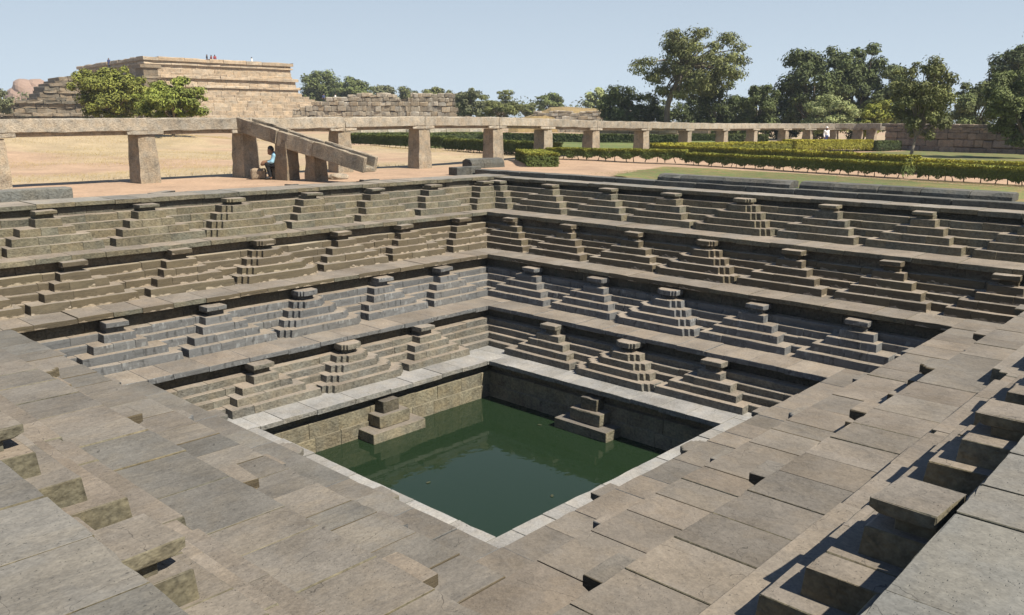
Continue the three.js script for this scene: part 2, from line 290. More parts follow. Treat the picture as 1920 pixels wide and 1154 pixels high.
// pyramids: plain ones of four blocks and a flat cap, and one fluted (re-entrant) one at the middle of each wall
function redent(w, r0, r1, a) { // outline x, r: back left -> front -> back right, stepped corners
  const b = a * 0.9;
  return [[-w, r1], [-w, r0 + 2 * b], [-w + a, r0 + 2 * b], [-w + a, r0 + b], [-w + 2 * a, r0 + b], [-w + 2 * a, r0], [w - 2 * a, r0], [w - 2 * a, r0 + b], [w - a, r0 + b], [w - a, r0 + 2 * b], [w, r0 + 2 * b], [w, r1]].map(([x, r]) => [x, r]);
}
const HALF = [1.16, 0.90, 0.645, 0.38];
function pyramid(t, s, idx, count) {
  const P = PROF(t, s), h = RISE[t], zb = Z[t + 1], owns = s === 'FL' || s === 'NR', fluted = idx === 0;
  const shift = s === 'NR' && t === 0 ? (idx === 3 ? -0.5 : -0.08) : s === 'NL' && t === 0 ? -0.06 : 0, x0 = idx * 2.55 + shift + rr(-0.05, 0.05), r00 = P.b[0];
  const half = (count - 1) / 2, fromEnd = half - Math.abs(idx) + 1;
  const cornerWord = { FL: [['left', 'far'], 0], FR: [['far', 'right'], 0], NR: [['right', 'near'], 0], NL: [['near', 'left'], 0] }[s][0][idx < 0 ? 0 : 1];
  const ords = ['', 'first', 'second', 'third', 'fourth', 'fifth'];
  const g = base('step_pyramid', toWorld(s, x0, r00, zb), SIDES[s][0]);
  g.rotation.y += rr(-0.012, 0.012);
  tag(g, fluted ? `fluted stepped pyramid with notched corners, middle of ${SIDES[s][1]} wall, ${ORD[t]} tier` : `plain stepped pyramid, ${ORD[t]} tier of ${SIDES[s][1]} wall, ${ords[fromEnd]} from its ${cornerWord} corner`, 'stepped pyramid', 'stepped pyramids on the tank walls');
  const sm = sideMat(t), vn = sm !== M.side, lim = P.c.map((c) => c - x0 * Math.sign(idx || 1) * (idx ? 1 : 0));   // the corner walls cut the outermost ones
  for (let k = 0; k < 4; k++) {
    const y0 = k * h - 0.008, y1 = (k + 1) * h + 0.006 + rr(0, 0.008), rf = P.b[k] - r00, rb = P.c[Math.min(k + 1, 3)] - r00 + 0.05;
    let wl = HALF[k] + rr(-0.09, 0.08), wr = HALF[k] + rr(-0.09, 0.08);
    if (fluted) { wl = wr = HALF[k] + 0.12; }
    const cap = P.c[k] - Math.abs(x0) + 0.1; if (idx > 0) wr = Math.min(wr, cap); else if (idx < 0) wl = Math.min(wl, cap);
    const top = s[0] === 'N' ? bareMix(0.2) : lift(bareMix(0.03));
    if (fluted) {
      const a = 0.115, o = redent(wl, rf - 0.13, rb, a);
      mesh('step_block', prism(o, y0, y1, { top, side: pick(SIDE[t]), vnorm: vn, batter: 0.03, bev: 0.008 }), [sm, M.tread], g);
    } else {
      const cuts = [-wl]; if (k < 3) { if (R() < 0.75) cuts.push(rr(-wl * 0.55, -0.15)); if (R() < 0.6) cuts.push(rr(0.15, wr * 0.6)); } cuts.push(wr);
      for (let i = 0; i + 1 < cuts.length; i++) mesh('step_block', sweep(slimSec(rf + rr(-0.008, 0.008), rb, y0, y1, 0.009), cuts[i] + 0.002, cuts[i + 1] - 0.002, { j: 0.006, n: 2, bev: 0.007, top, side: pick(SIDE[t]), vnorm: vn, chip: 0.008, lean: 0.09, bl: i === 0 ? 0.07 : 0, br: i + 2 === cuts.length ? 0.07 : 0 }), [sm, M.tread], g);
    }
  }
  const y = 4 * h, rc = P.b[3] - r00 + 0.02, cl = Math.min(Z[t] - zb - y - 0.035, t === 0 ? 0.19 : 0.26), ny = cl * 0.52;
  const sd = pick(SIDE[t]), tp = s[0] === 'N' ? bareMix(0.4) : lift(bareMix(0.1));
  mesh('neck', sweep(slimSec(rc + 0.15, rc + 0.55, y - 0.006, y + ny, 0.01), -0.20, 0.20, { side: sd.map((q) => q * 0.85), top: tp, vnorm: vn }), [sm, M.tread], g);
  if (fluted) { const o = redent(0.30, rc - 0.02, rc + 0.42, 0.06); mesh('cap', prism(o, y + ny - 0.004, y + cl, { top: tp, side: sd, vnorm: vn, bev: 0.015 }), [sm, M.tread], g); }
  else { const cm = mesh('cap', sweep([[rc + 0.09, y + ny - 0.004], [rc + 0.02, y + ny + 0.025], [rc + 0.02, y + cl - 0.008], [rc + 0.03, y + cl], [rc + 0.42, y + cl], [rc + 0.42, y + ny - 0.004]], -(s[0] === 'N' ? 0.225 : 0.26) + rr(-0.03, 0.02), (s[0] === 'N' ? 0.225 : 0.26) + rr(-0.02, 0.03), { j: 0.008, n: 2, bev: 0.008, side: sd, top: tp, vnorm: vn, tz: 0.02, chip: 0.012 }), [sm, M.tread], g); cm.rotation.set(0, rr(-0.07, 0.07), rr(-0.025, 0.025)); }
}
for (let t = 0; t < 4; t++) for (const s of ['FL', 'FR', 'NR', 'NL']) { const n = 4 - t; for (let i = -n; i <= n; i++) pyramid(t, s, i, 2 * n + 1); }

// walls that stand in the water, with one three-block pyramid each
const WATER = -5.46;
for (const s of ['FL', 'FR', 'NR', 'NL']) {
  const owns = s === 'FL' || s === 'NR', near = s[0] === 'N', g = base('water_wall', toWorld(s, 0, 3.72, WATER), SIDES[s][0]);
  tag(g, `${SIDES[s][1]} wall of stone blocks standing in the green water`, 'wall');
  for (const [r, ya, yb] of [[3.73, -0.7, 0.36], [3.77, 0.348, 0.72], [3.93, 0.70, 1.0]]) {
    const end = r + (owns ? 0.4 : 0), cuts = splits(-end, end, near ? 1.6 : 0.55, near ? 2.6 : 1.1);
    for (let i = 0; i + 1 < cuts.length; i++) mesh('course_block', sweep(slimSec(r - 3.72 + rr(-0.008, 0.008), r - 3.72 + 0.5, ya, yb + rr(-0.01, 0.01), 0.012), cuts[i] + 0.004, cuts[i + 1] - 0.004, { j: 0.01, n: 2, bev: 0.008, side: pick(SIDE[4]), top: [0.29, 0.26, 0.19] }), [M.side, M.tread], g);
  }
  const p = base('step_pyramid', toWorld(s, 0, 3.1, WATER), SIDES[s][0]);
  tag(p, `small three-block pyramid rising from the green water against the ${SIDES[s][1]} wall`, 'stepped pyramid');
  for (const [w, rf, ya, yb, sc] of [[1.08, -0.18, -0.6, -0.06, 0.5], [0.82, 0.03, -0.1, 0.25, 1], [0.47, 0.22, 0.262, 0.56, 0.75], [0.245, 0.36, 0.552, 0.86, 0.55]])
    mesh(w < 0.3 ? 'cap' : 'step_block', sweep(slimSec(rf, 0.72, ya, yb, 0.014), -w, w, { j: 0.012, n: 3, bev: 0.012, side: pick(SIDE[4]).map((q) => q * sc), top: bareMix(0.4).map((q) => q * Math.sqrt(sc)), chip: 0.012 }), [M.side, M.tread], p);
}
{ // water
  const rip = tex(512, 512, (x, y) => g1(0.5 + 0.5 * (fbm(x * 14, y * 20, 14, 3) - 0.5)));
  rip.repeat.set(1, 1);
  const g = new THREE.PlaneGeometry(8.4, 8.4); g.rotateX(-Math.PI / 2);
  const uv = g.attributes.uv; for (let i = 0; i < uv.count; i++) uv.setXY(i, uv.getX(i) * 3, uv.getY(i) * 3);
  const m = mesh('water', g, new THREE.MeshPhysicalMaterial({ color: new THREE.Color(0.0135, 0.027, 0.0125), roughness: 0.03, ior: 1.33, bumpMap: rip, bumpScale: 0.0022 }), scene);
  m.position.y = WATER; tag(m, 'still opaque dark green water at the bottom of the stepped tank', null, null, 'structure');
}
// ---------------------------------------------------------------- ground, lawns, paths
function groundZ(u, v) {
  const d = Math.max(Math.abs(u), Math.abs(v));
  let z = -0.05 + 0.05 * (fbm(u / 3.1 + 40, v / 3.1 + 40, 256, 3) - 0.5) * sstep(11.5, 13, d);
  z += 0.13 * sstep(14, 24, u) * sstep(12, 17, v);
  z += 0.85 * Math.exp(-((u - 7) ** 2 / 55 + (v - 50) ** 2 / 60)) + 0.6 * Math.exp(-((u + 1) ** 2 / 30 + (v - 44) ** 2 / 40)) + 0.35 * Math.exp(-((u - 16) ** 2 / 20 + (v - 47) ** 2 / 30));
  z += 0.10 * sstep(0.5, 0.75, fbm(u / 2.6 + 60, v / 2.6, 256, 2)) * sstep(18, 24, v) * (1 - sstep(24, 34, u));
  z += 0.55 * sstep(28, 60, v) * (1 - sstep(16, 34, u));
  z += 0.25 * (fbm(u / 14 + 9, v / 14 + 9, 256, 3) - 0.5) * sstep(22, 40, v) * (u < 30 ? 1 : 0.3);
  return z;
}
{
  const axis = []; for (let x = -14; x <= 46; x += 0.8) axis.push(x);
  const lo = [], hi = []; for (let x = 47.5, s = 1.6; x < 1500; x += s, s *= 1.12) hi.push(x); hi.push(1500); for (let x = -15.5, s = 1.6; x > -300; x -= s, s *= 1.3) lo.unshift(x);
  const X = [...lo, ...axis, ...hi].map((x) => (Math.abs(Math.abs(x) - 12) < 0.41 ? Math.sign(x) * 12.0 : x)), n = X.length;
  const pos = [], uv = [], col = [], idx = [];
  for (const v of X) for (const u of X) {
    pos.push(u, groundZ(u, v), -v); uv.push(u / 6, v / 6);
    const straw = sstep(17.3, 20, v + 1.2 * (fbm(u / 4, v / 4, 256, 3) - 0.5)) * sstep(0.30, 0.62, fbm(u / 5 + 3, v / 5 + 8, 256, 4) + 0.12), path = sstep(0.5, 0.66, fbm(u / 9 + 30, v / 9 + 2, 256, 3)) * 0.7;
    const k = straw * (1 - Math.min(1, path * 1.3)) * 0.9, a = [0.66, 0.455, 0.31], b = [0.65, 0.52, 0.325], m = 0.92 + 0.2 * (fbm(u / 2, v / 2, 256, 3) - 0.5);
    for (let c = 0; c < 3; c++) col.push((a[c] + (b[c] - a[c]) * k) * m);
  }
  for (let j = 0; j + 1 < n; j++) for (let i = 0; i + 1 < n; i++) {
    if (X[i] >= -12 && X[i + 1] <= 12 && X[j] >= -12 && X[j + 1] <= 12) continue;
    const a = j * n + i, b = a + 1, c = a + n, d = c + 1; idx.push(a, b, d, a, d, c);
  }
  const g = new THREE.BufferGeometry(); g.setAttribute('position', new THREE.Float32BufferAttribute(pos, 3)); g.setAttribute('uv', new THREE.Float32BufferAttribute(uv, 2)); g.setAttribute('color', new THREE.Float32BufferAttribute(col, 3)); g.setIndex(idx); g.computeVertexNormals();
  tag(mesh('ground', g, STD({ map: sandMap, bumpMap: sandBump, bumpScale: 0.05, vertexColors: true, roughness: 0.97 }), scene), 'sandy orange ground with patches of straw coloured dry grass', null, null, 'structure');
}
// a lawn sheet over a plan outline, gridded so that it follows the ground a few millimetres above it
function sheet(name, label, outline, dz, step, colorOf, map) {
  const inside = (u, v) => { let c = false; for (let i = 0, j = outline.length - 1; i < outline.length; j = i++) { const [a, b] = outline[i], [p, q] = outline[j]; if ((b > v) !== (q > v) && u < (p - a) * (v - b) / (q - b) + a) c = !c; } return c; };
  const us = outline.map((p) => p[0]), vs = outline.map((p) => p[1]), u0 = Math.min(...us), u1 = Math.max(...us), v0 = Math.min(...vs), v1 = Math.max(...vs);
  const nu = Math.ceil((u1 - u0) / step), nv = Math.ceil((v1 - v0) / step), pos = [], uv = [], col = [], idx = [];
  for (let j = 0; j <= nv; j++) for (let i = 0; i <= nu; i++) { const u = u0 + (u1 - u0) * i / nu, v = v0 + (v1 - v0) * j / nv; pos.push(u, groundZ(u, v) + dz, -v); uv.push(u / 3, v / 3); col.push(...colorOf(u, v)); }
  for (let j = 0; j < nv; j++) for (let i = 0; i < nu; i++) { const u = u0 + (u1 - u0) * (i + 0.5) / nu, v = v0 + (v1 - v0) * (j + 0.5) / nv; if (!inside(u, v)) continue; const a = j * (nu + 1) + i, b = a + 1, c = a + nu + 1, d = c + 1; idx.push(a, b, d, a, d, c); }
  const g = new THREE.BufferGeometry(); g.setAttribute('position', new THREE.Float32BufferAttribute(pos, 3)); g.setAttribute('uv', new THREE.Float32BufferAttribute(uv, 2)); g.setAttribute('color', new THREE.Float32BufferAttribute(col, 3)); g.setIndex(idx); g.computeVertexNormals();
  return tag(mesh(name, g, STD({ map, vertexColors: true, roughness: 0.95, bumpMap: sandBump, bumpScale: 0.04 }), scene), label, null, null, 'structure');
}
const grassC = (u, v) => { const k = fbm(u / 3, v / 3, 256, 4), m = 0.85 + 0.4 * (k - 0.3), y = sstep(0.4, 0.62, fbm(u / 6 + 7, v / 6, 256, 3)); return [0.275 * m + 0.10 * y, 0.255 * m + 0.06 * y, 0.115 * m + 0.03 * y]; };
sheet('lawn', 'strip of short yellowish grass between the rim stones and the long front hedge', [[14.2, 6.6], [15.5, 8.2], [22.5, 10.3], [22.2, 4], [20.6, -3], [19.8, -12], [18, -22], [13.9, -22], [13.9, -6.5], [14.0, 2]], 0.06, 0.35, grassC, turfMap);
sheet('lawn', 'green lawn behind the front hedges, reaching to the stone wall on the right', [[29.5, 12], [40, 13], [57, 10.5], [54.5, -6], [50, -30], [23, -30], [25, -6], [28, 2]], 0.06, 0.8, grassC, turfMap);
sheet('lawn', 'wide green lawn seen under the aqueduct, beyond the long low hedge', [[29, 25], [30, 48], [56, 80], [80, 76], [75, 40], [62, 26], [44, 23]], 0.06, 1.2, (u, v) => grassC(u, v).map((q, i) => q * [0.85, 1.05, 0.9][i]), turfMap);
// tufts of grass standing on the nearer lawn strip and straw on the field
function tufts(name, label, count, place, hgt, colA, colB) {
  const g = new THREE.BufferGeometry(), p = []; for (let k = 0; k < 5; k++) { const a = k * 1.257, w = 0.016, c = Math.cos(a), s = Math.sin(a), l = 0.35 + 0.2 * (k % 3); p.push(-s * w, 0, c * w, s * w, 0, -c * w, c * l * 0.8, 1 - 0.2 * (k % 2), s * l * 0.8); }
  g.setAttribute('position', new THREE.Float32BufferAttribute(p, 3)); g.computeVertexNormals();
  const m = new THREE.InstancedMesh(g, STD({ color: 0xffffff, side: THREE.DoubleSide }), count), o = new THREE.Object3D(), c = new THREE.Color();
  for (let i = 0; i < count; i++) { const [u, v] = place(); o.position.copy(V(u, v, groundZ(u, v) + 0.03)); o.rotation.y = R() * 6.3; const s = hgt * rr(0.6, 1.5); o.scale.set(s * 1.2, s, s * 1.2); o.updateMatrix(); m.setMatrixAt(i, o.matrix); const k = R(); c.setRGB(colA[0] + (colB[0] - colA[0]) * k, colA[1] + (colB[1] - colA[1]) * k, colA[2] + (colB[2] - colA[2]) * k); m.setColorAt(i, c); }
  m.name = numbered(name); m.castShadow = m.receiveShadow = true; scene.add(m); tag(m, label, 'grass', null, 'stuff');
}
tufts('lawn_grass', 'short green and yellow grass blades of the lawn strip by the rim', 42000, () => { const v = rr(-13, 9.6), a = 14.2, b = 21.0 + (v + 13) * 0.07; return [a + (b - a) * Math.sqrt(R()), v]; }, 0.05, [0.20, 0.20, 0.075], [0.36, 0.32, 0.14]);
tufts('dry_grass', 'straw coloured dry grass tufts scattered over the sandy field', 26000, () => { for (;;) { const v = rr(19, 66), u = rr(-9, 26); if (fbm(u / 5 + 3, v / 5 + 8, 256, 4) > 0.44 + 0.12 * R()) return [u, v]; } }, 0.10, [0.42, 0.32, 0.155], [0.54, 0.43, 0.23]);

// ---------------------------------------------------------------- loose dark stones round the rim
const DARK = [[0.125, 0.125, 0.11], [0.145, 0.14, 0.12], [0.112, 0.115, 0.105]];
function rimStones(s, name, labels, cat, group, cuts, sec, r, z, o = {}) {
  for (let i = 0; i + 1 < cuts.length; i++) {
    if (!labels[i]) continue;
    const xm = (cuts[i] + cuts[i + 1]) / 2, g = base(name, toWorld(s, xm, r, z), SIDES[s][0]); g.rotation.y += rr(-0.008, 0.008);
    tag(g, labels[i], cat, group);
    mesh('block', sweep(sec, cuts[i] - xm + 0.008, cuts[i + 1] - xm - 0.008, { n: 3, j: 0.011, bev: 0.015, side: pick(DARK), top: [0.19, 0.185, 0.165], chip: 0.03, ...o }), [M.side, M.tread], g);
  }
}
const curbSec = boxSec(0, 0.52, -0.12, 0.17, 0.02), copingSec = [[-0.02, 0], [0.0, 0.11], [0.12, 0.21], [0.42, 0.23], [0.60, 0.19], [0.62, 0]];
const nth = ['first', 'second', 'third', 'fourth', 'fifth', 'sixth', 'seventh', 'eighth', 'ninth', 'tenth', 'eleventh', 'twelfth', 'thirteenth', 'fourteenth'];
{ const c = [-12.7, -11.4, -10.2, -8.9, -7.2, -5.6, -4.0, -2.4, -0.6, 1.0, 2.9, 5.4, 7.4, 9.4, 11.6]; rimStones('FR', 'curb_stone', c.map((q, i) => `long dark curb stone on the back right rim, ${nth[i] || 'last'} from the far corner`), 'curb stone', 'dark curb stones along the back right rim', c, curbSec, 12.05, 0.0); }
rimStones('FR', 'coping_stone', ['short first coping stone with rounded back, left end of the upper row', 'second coping stone of the upper row, with a broken left edge', 'third coping stone of the upper row, longer and a little lower'], 'coping stone', null, [-4.05, -3.15, -1.5, 0.75], copingSec, 12.3, 0.165);
rimStones('FR', 'coping_stone', nth.slice(0, 5).map((q) => `rounded dark coping stone in the right-hand row of five, ${q} from the left`), 'coping stone', 'five rounded coping stones in the right-hand row', [0.95, 2.0, 3.3, 4.45, 5.7, 6.75], copingSec, 12.45, 0.16);
rimStones('FL', 'curb_stone', ['grey curb block at the far corner, left one of two', 'grey curb block at the far corner, right one of two'], 'curb stone', null, [11.15, 11.9, 12.55], boxSec(0, 0.5, -0.1, 0.26, 0.02), 12.8, 0.0);
rimStones('FL', 'coping_stone', ['short upright coping stone set behind the far corner of the rim', 'dark rounded coping stone beside the clipped hedge at the far corner'], 'coping stone', null, [12.5, 13.25, 14.5], [[0, 0], [0.02, 0.2], [0.14, 0.36], [0.4, 0.40], [0.6, 0.3], [0.62, 0]], 13.3, 0.15);
rimStones('FL', 'curb_stone', ['weathered grey curb block on the sand at the left edge, cut by the frame', 'weathered grey curb block at the left with a free right end'], 'curb stone', null, [-7.2, -5.55, -3.75], boxSec(0, 0.5, -0.1, 0.3, 0.03), 12.15, 0.0, { side: [0.23, 0.23, 0.205], top: [0.29, 0.275, 0.24] });

// ---------------------------------------------------------------- aqueduct: pillars with stone troughs on top
const GRAN = [0.53, 0.46, 0.365], GRANS = [0.47, 0.39, 0.29];
function tapered(name, pos, turn, w0, d0, w1, d1, h, parent, col = GRAN, lean = 0) {
  const o = (w, d, k) => [[-w / 2, -d / 2], [-w / 2, d / 2], [w / 2, d / 2], [w / 2, -d / 2]].map(([x, y]) => [x + k, y]);
  const n = 6, rows = []; for (let i = 0; i <= n; i++) { const t = i / n; rows.push(o(w0 + (w1 - w0) * t, d0 + (d1 - d0) * t, lean * t).map(([x, y]) => [x + rr(-0.018, 0.018), h * t - (i ? 0 : 0.25), y + rr(-0.018, 0.018)])); }
  const P = [], U = [], C = [], s = 0.92 + 0.16 * R(), ou = R() * 5;
  const tri = (a, b, c) => { for (const p of [a, b, c]) { P.push(p[0], p[1], p[2]); U.push((p[0] + p[2] + ou) / 1.6, (p[1] + ou) / 1.6); C.push(...col.map((q) => Math.min(1, q * s))); } };
  for (let i = 0; i < n; i++) for (let k = 0; k < 4; k++) { const k2 = (k + 1) % 4; tri(rows[i][k], rows[i][k2], rows[i + 1][k2]); tri(rows[i][k], rows[i + 1][k2], rows[i + 1][k]); }
  tri(rows[n][0], rows[n][1], rows[n][2]); tri(rows[n][0], rows[n][2], rows[n][3]);
  const g = new THREE.BufferGeometry(); g.setAttribute('position', new THREE.Float32BufferAttribute(P, 3)); g.setAttribute('uv', new THREE.Float32BufferAttribute(U, 2)); g.setAttribute('color', new THREE.Float32BufferAttribute(C, 3)); g.computeVertexNormals();
  return g;
}
// the trough: a length of channel (floor and two side walls), deeper where it bears on the pillars; from a to b (top edge points)
function trough(name, label, a, b, width, depth, group, haunch = 0.75, col = GRAN) {
  const L = a.distanceTo(b), g = base(name, a.clone()); tag(g, label, 'stone trough', group);
  const dir = b.clone().sub(a); g.rotation.set(0, Math.atan2(-dir.z, dir.x), Math.asin(dir.y / L), 'YXZ');
  const kk = rr(0.92, 1.06), w = width / 2, o = { side: col.map((q) => q * kk), top: col.map((q) => Math.min(1, q * 1.05)), j: 0.025, bev: 0.025, n: 7, chip: 0.03, sideScale: 1 / 1.6 };
  const low = haunch ? depth - 0.13 : depth;
  const parts = [sweep(boxSec(-w, -w + 0.16, -low, 0, 0.025), 0.006, L - 0.006, o), sweep(boxSec(w - 0.16, w, -low, 0, 0.025), 0.006, L - 0.006, o), sweep(boxSec(-w + 0.1, w - 0.1, -low + 0.004, -low + 0.17, 0.02), 0.012, L - 0.012, { ...o, top: [0.35, 0.3, 0.22] })];
  if (haunch) { parts.push(sweep(boxSec(-w + 0.012, w - 0.012, -depth, -low + 0.03, 0.02), 0.008, haunch * 0.8, { ...o, n: 2 }), sweep(boxSec(-w + 0.012, w - 0.012, -depth, -low + 0.03, 0.02), L - haunch, L - 0.008, { ...o, n: 2 }), sweep(boxSec(-w + 0.20, w - 0.20, -depth + 0.01, -low + 0.02, 0.02), haunch * 0.7, L - haunch * 0.9, { ...o, n: 3 })); }
  const names = ['trough_wall', 'trough_wall', 'trough_floor', 'bearing_end', 'bearing_end', 'under_rib'];
  parts.forEach((p, i) => mesh(names[i], p, [M.granite, M.granite], g));
  return g;
}
const AQ = [[-8.6, 16.0, 2.03], [-4.35, 16.6, 2.07], [0.5, 17.25, 2.12], [4.45, 17.35, 2.15], [8.9, 17.5, 2.2], [13.4, 17.65, 2.27], [18.5, 17.9, 2.27], [22.8, 18.3, 2.22], [27.7, 18.8, 2.12], [33.9, 19.5, 2.07], [40.5, 20.3, 2.01], [47.1, 21.1, 1.97], [53.3, 21.8, 1.97], [58.7, 21.6, 1.97], [61.4, 20.6, 1.98], [63.1, 19.0, 2.0], [64.0, 17.2, 2.02], [63.5, 15.8, 2.04], [61.7, 14.1, 2.04]];
const AQL = ['outside the left edge', 'at the left edge of the view', 'second from the left, broad and standing alone', 'behind the upper end of the sloping trough', 'behind the lower part of the sloping trough', 'just right of the sloping trough, two-toned', 'left of the clipped hedge block', 'behind the clipped hedge block', 'second right of the clipped hedge block', 'third right of the clipped hedge block', 'before the pale ruin wall', 'fifth right of the clipped hedge block', 'sixth right of the clipped hedge block', 'left of the small opening with a notice', 'two openings left of the person in white', 'just left of the person in white', 'just right of the person in white', 'last one at the right end'];
AQ.forEach(([u, v, z], i) => {
  if (i < 18 && i > 0) {
    const gz = groundZ(u, v), w = i < 5 ? 0.74 : i < 10 ? 0.78 : 0.66, g = base('stone_pillar', V(u, v, gz), rr(-0.06, 0.06));
    tag(g, `tapering granite aqueduct pillar ${AQL[i]}`, 'pillar', 'granite pillars of the aqueduct');
    mesh('shaft', tapered('shaft', null, 0, w, 0.8, w * 0.82, 0.7, z - 0.57 - gz, g, GRANS), M.granite, g);
  }
  if (i < AQ.length - 1) { const [p, q, y] = AQ[i + 1]; trough('stone_trough', i === 0 ? 'level granite trough of the aqueduct cut by the left edge of the frame' : `level granite trough resting on the aqueduct pillar ${AQL[i]}`, V(u, v, z), V(p, q, y), 0.85, 0.55, 'granite troughs of the aqueduct', 0.75); }
});
[[0, 0.335, 0, 'upper stone of the sloping trough, leaning against the aqueduct beam'], [0.335, 0.62, -0.025, 'middle stone of the sloping trough, resting on the leaning pillar'], [0.62, 1, 0.01, 'lowest stone of the sloping trough, its broken open end hanging over the rim']].forEach(([a, b, dz, l]) => {
  const A = V(4.3, 17.05, 2.19), B = V(5.76, 11.35, 0.86), p = A.clone().lerp(B, a), q = A.clone().lerp(B, b); p.y += dz; q.y += dz * 0.5; q.x += dz; p.x -= dz;
  trough('sloping_trough', l, p, q, 0.76 + dz, 0.52 + Math.abs(dz), 'stones of the sloping trough', 0, [0.45, 0.37, 0.275].map((c) => c * (1 + dz * 2)));
});
for (const [u, v, w, d, h, l] of [[4.72, 15.0, 0.6, 0.7, 1.42, 'leaning tapered granite pillar under the middle of the sloping trough'], [5.25, 13.95, 0.62, 0.55, 0.98, 'short granite pillar under the lower half of the sloping trough']]) {
  const g = base('stone_pillar', V(u, v, groundZ(u, v)), 0.12); tag(g, l, 'pillar'); mesh('shaft', tapered('s', null, 0, w, d, w * 0.9, d * 0.85, h, g, [0.37, 0.285, 0.195], 0.03), M.granite, g);
}
// rocks and fallen slabs near the sloping trough
function boulder(name, pos, sx, sy, sz, seed, mat, parent, col, det = 2) {
  const g = new THREE.IcosahedronGeometry(1, det), p = g.attributes.position, c = [], u = [], r = rngOf(seed), o = r() * 50;
  for (let i = 0; i < p.count; i++) { const x = p.getX(i), y = p.getY(i), z = p.getZ(i), k = 0.78 + 0.5 * fbm(x * 1.4 + o + 20, y * 1.4 + z * 1.1 + 20, 256, 3); p.setXYZ(i, Math.sign(x) * Math.pow(Math.abs(x), 0.8) * k * sx, Math.max(-0.4, Math.sign(y) * Math.pow(Math.abs(y), 0.8) * k) * sy, Math.sign(z) * Math.pow(Math.abs(z), 0.8) * k * sz); c.push(...col); u.push(x * sx + z * sz, y * sy + z * sz * 0.3); }
  g.setAttribute('color', new THREE.Float32BufferAttribute(c, 3)); g.setAttribute('uv', new THREE.Float32BufferAttribute(u, 2)); g.computeVertexNormals();
  const m = mesh(name, g, mat, parent); m.position.copy(pos); return m;
}
{ const g = base('rock', V(4.2, 16.05, 0.0), -0.5); tag(g, 'squarish block of stone on the sand between the pillar and the seated man', 'rock'); mesh('block', sweep(boxSec(-0.2, 0.2, -0.05, 0.34, 0.05), -0.3, 0.26, { n: 3, j: 0.05, bev: 0.05, side: [0.36, 0.28, 0.2], top: [0.42, 0.34, 0.25] }), [M.granite, M.granite], g); }
tag(boulder('rock', V(4.75, 15.75, 0.12), 0.28, 0.34, 0.28, 5, M.granite, scene, [0.42, 0.33, 0.24]), 'rock that the man in the light blue shirt sits on', 'rock');
tag(boulder('rock', V(6.35, 14.2, 0.03), 0.4, 0.14, 0.28, 8, M.granite, scene, [0.55, 0.46, 0.35]), 'flat pale rock lying right of the short pillar', 'rock');
[[6.6, 12.6, 0.35, 'small dark slab lying flat near the rim, below the trough end'], [3.3, 12.5, 0.22, 'thin flat stone on the sand in front of the seated man'], [-1.2, 12.4, 0.5, 'broken thin slab half buried in the sand by the left rim']].forEach(([u, v, w, l], i) => { const g = base('flat_stone', V(u, v, groundZ(u, v)), 0.3 * i); tag(g, l, 'stone'); mesh('slab', sweep(boxSec(-0.15, 0.15, -0.02, 0.07, 0.015), -w, w, { n: 3, j: 0.03, side: pick(DARK), top: [0.34, 0.3, 0.25] }), [M.side, M.tread], g); });

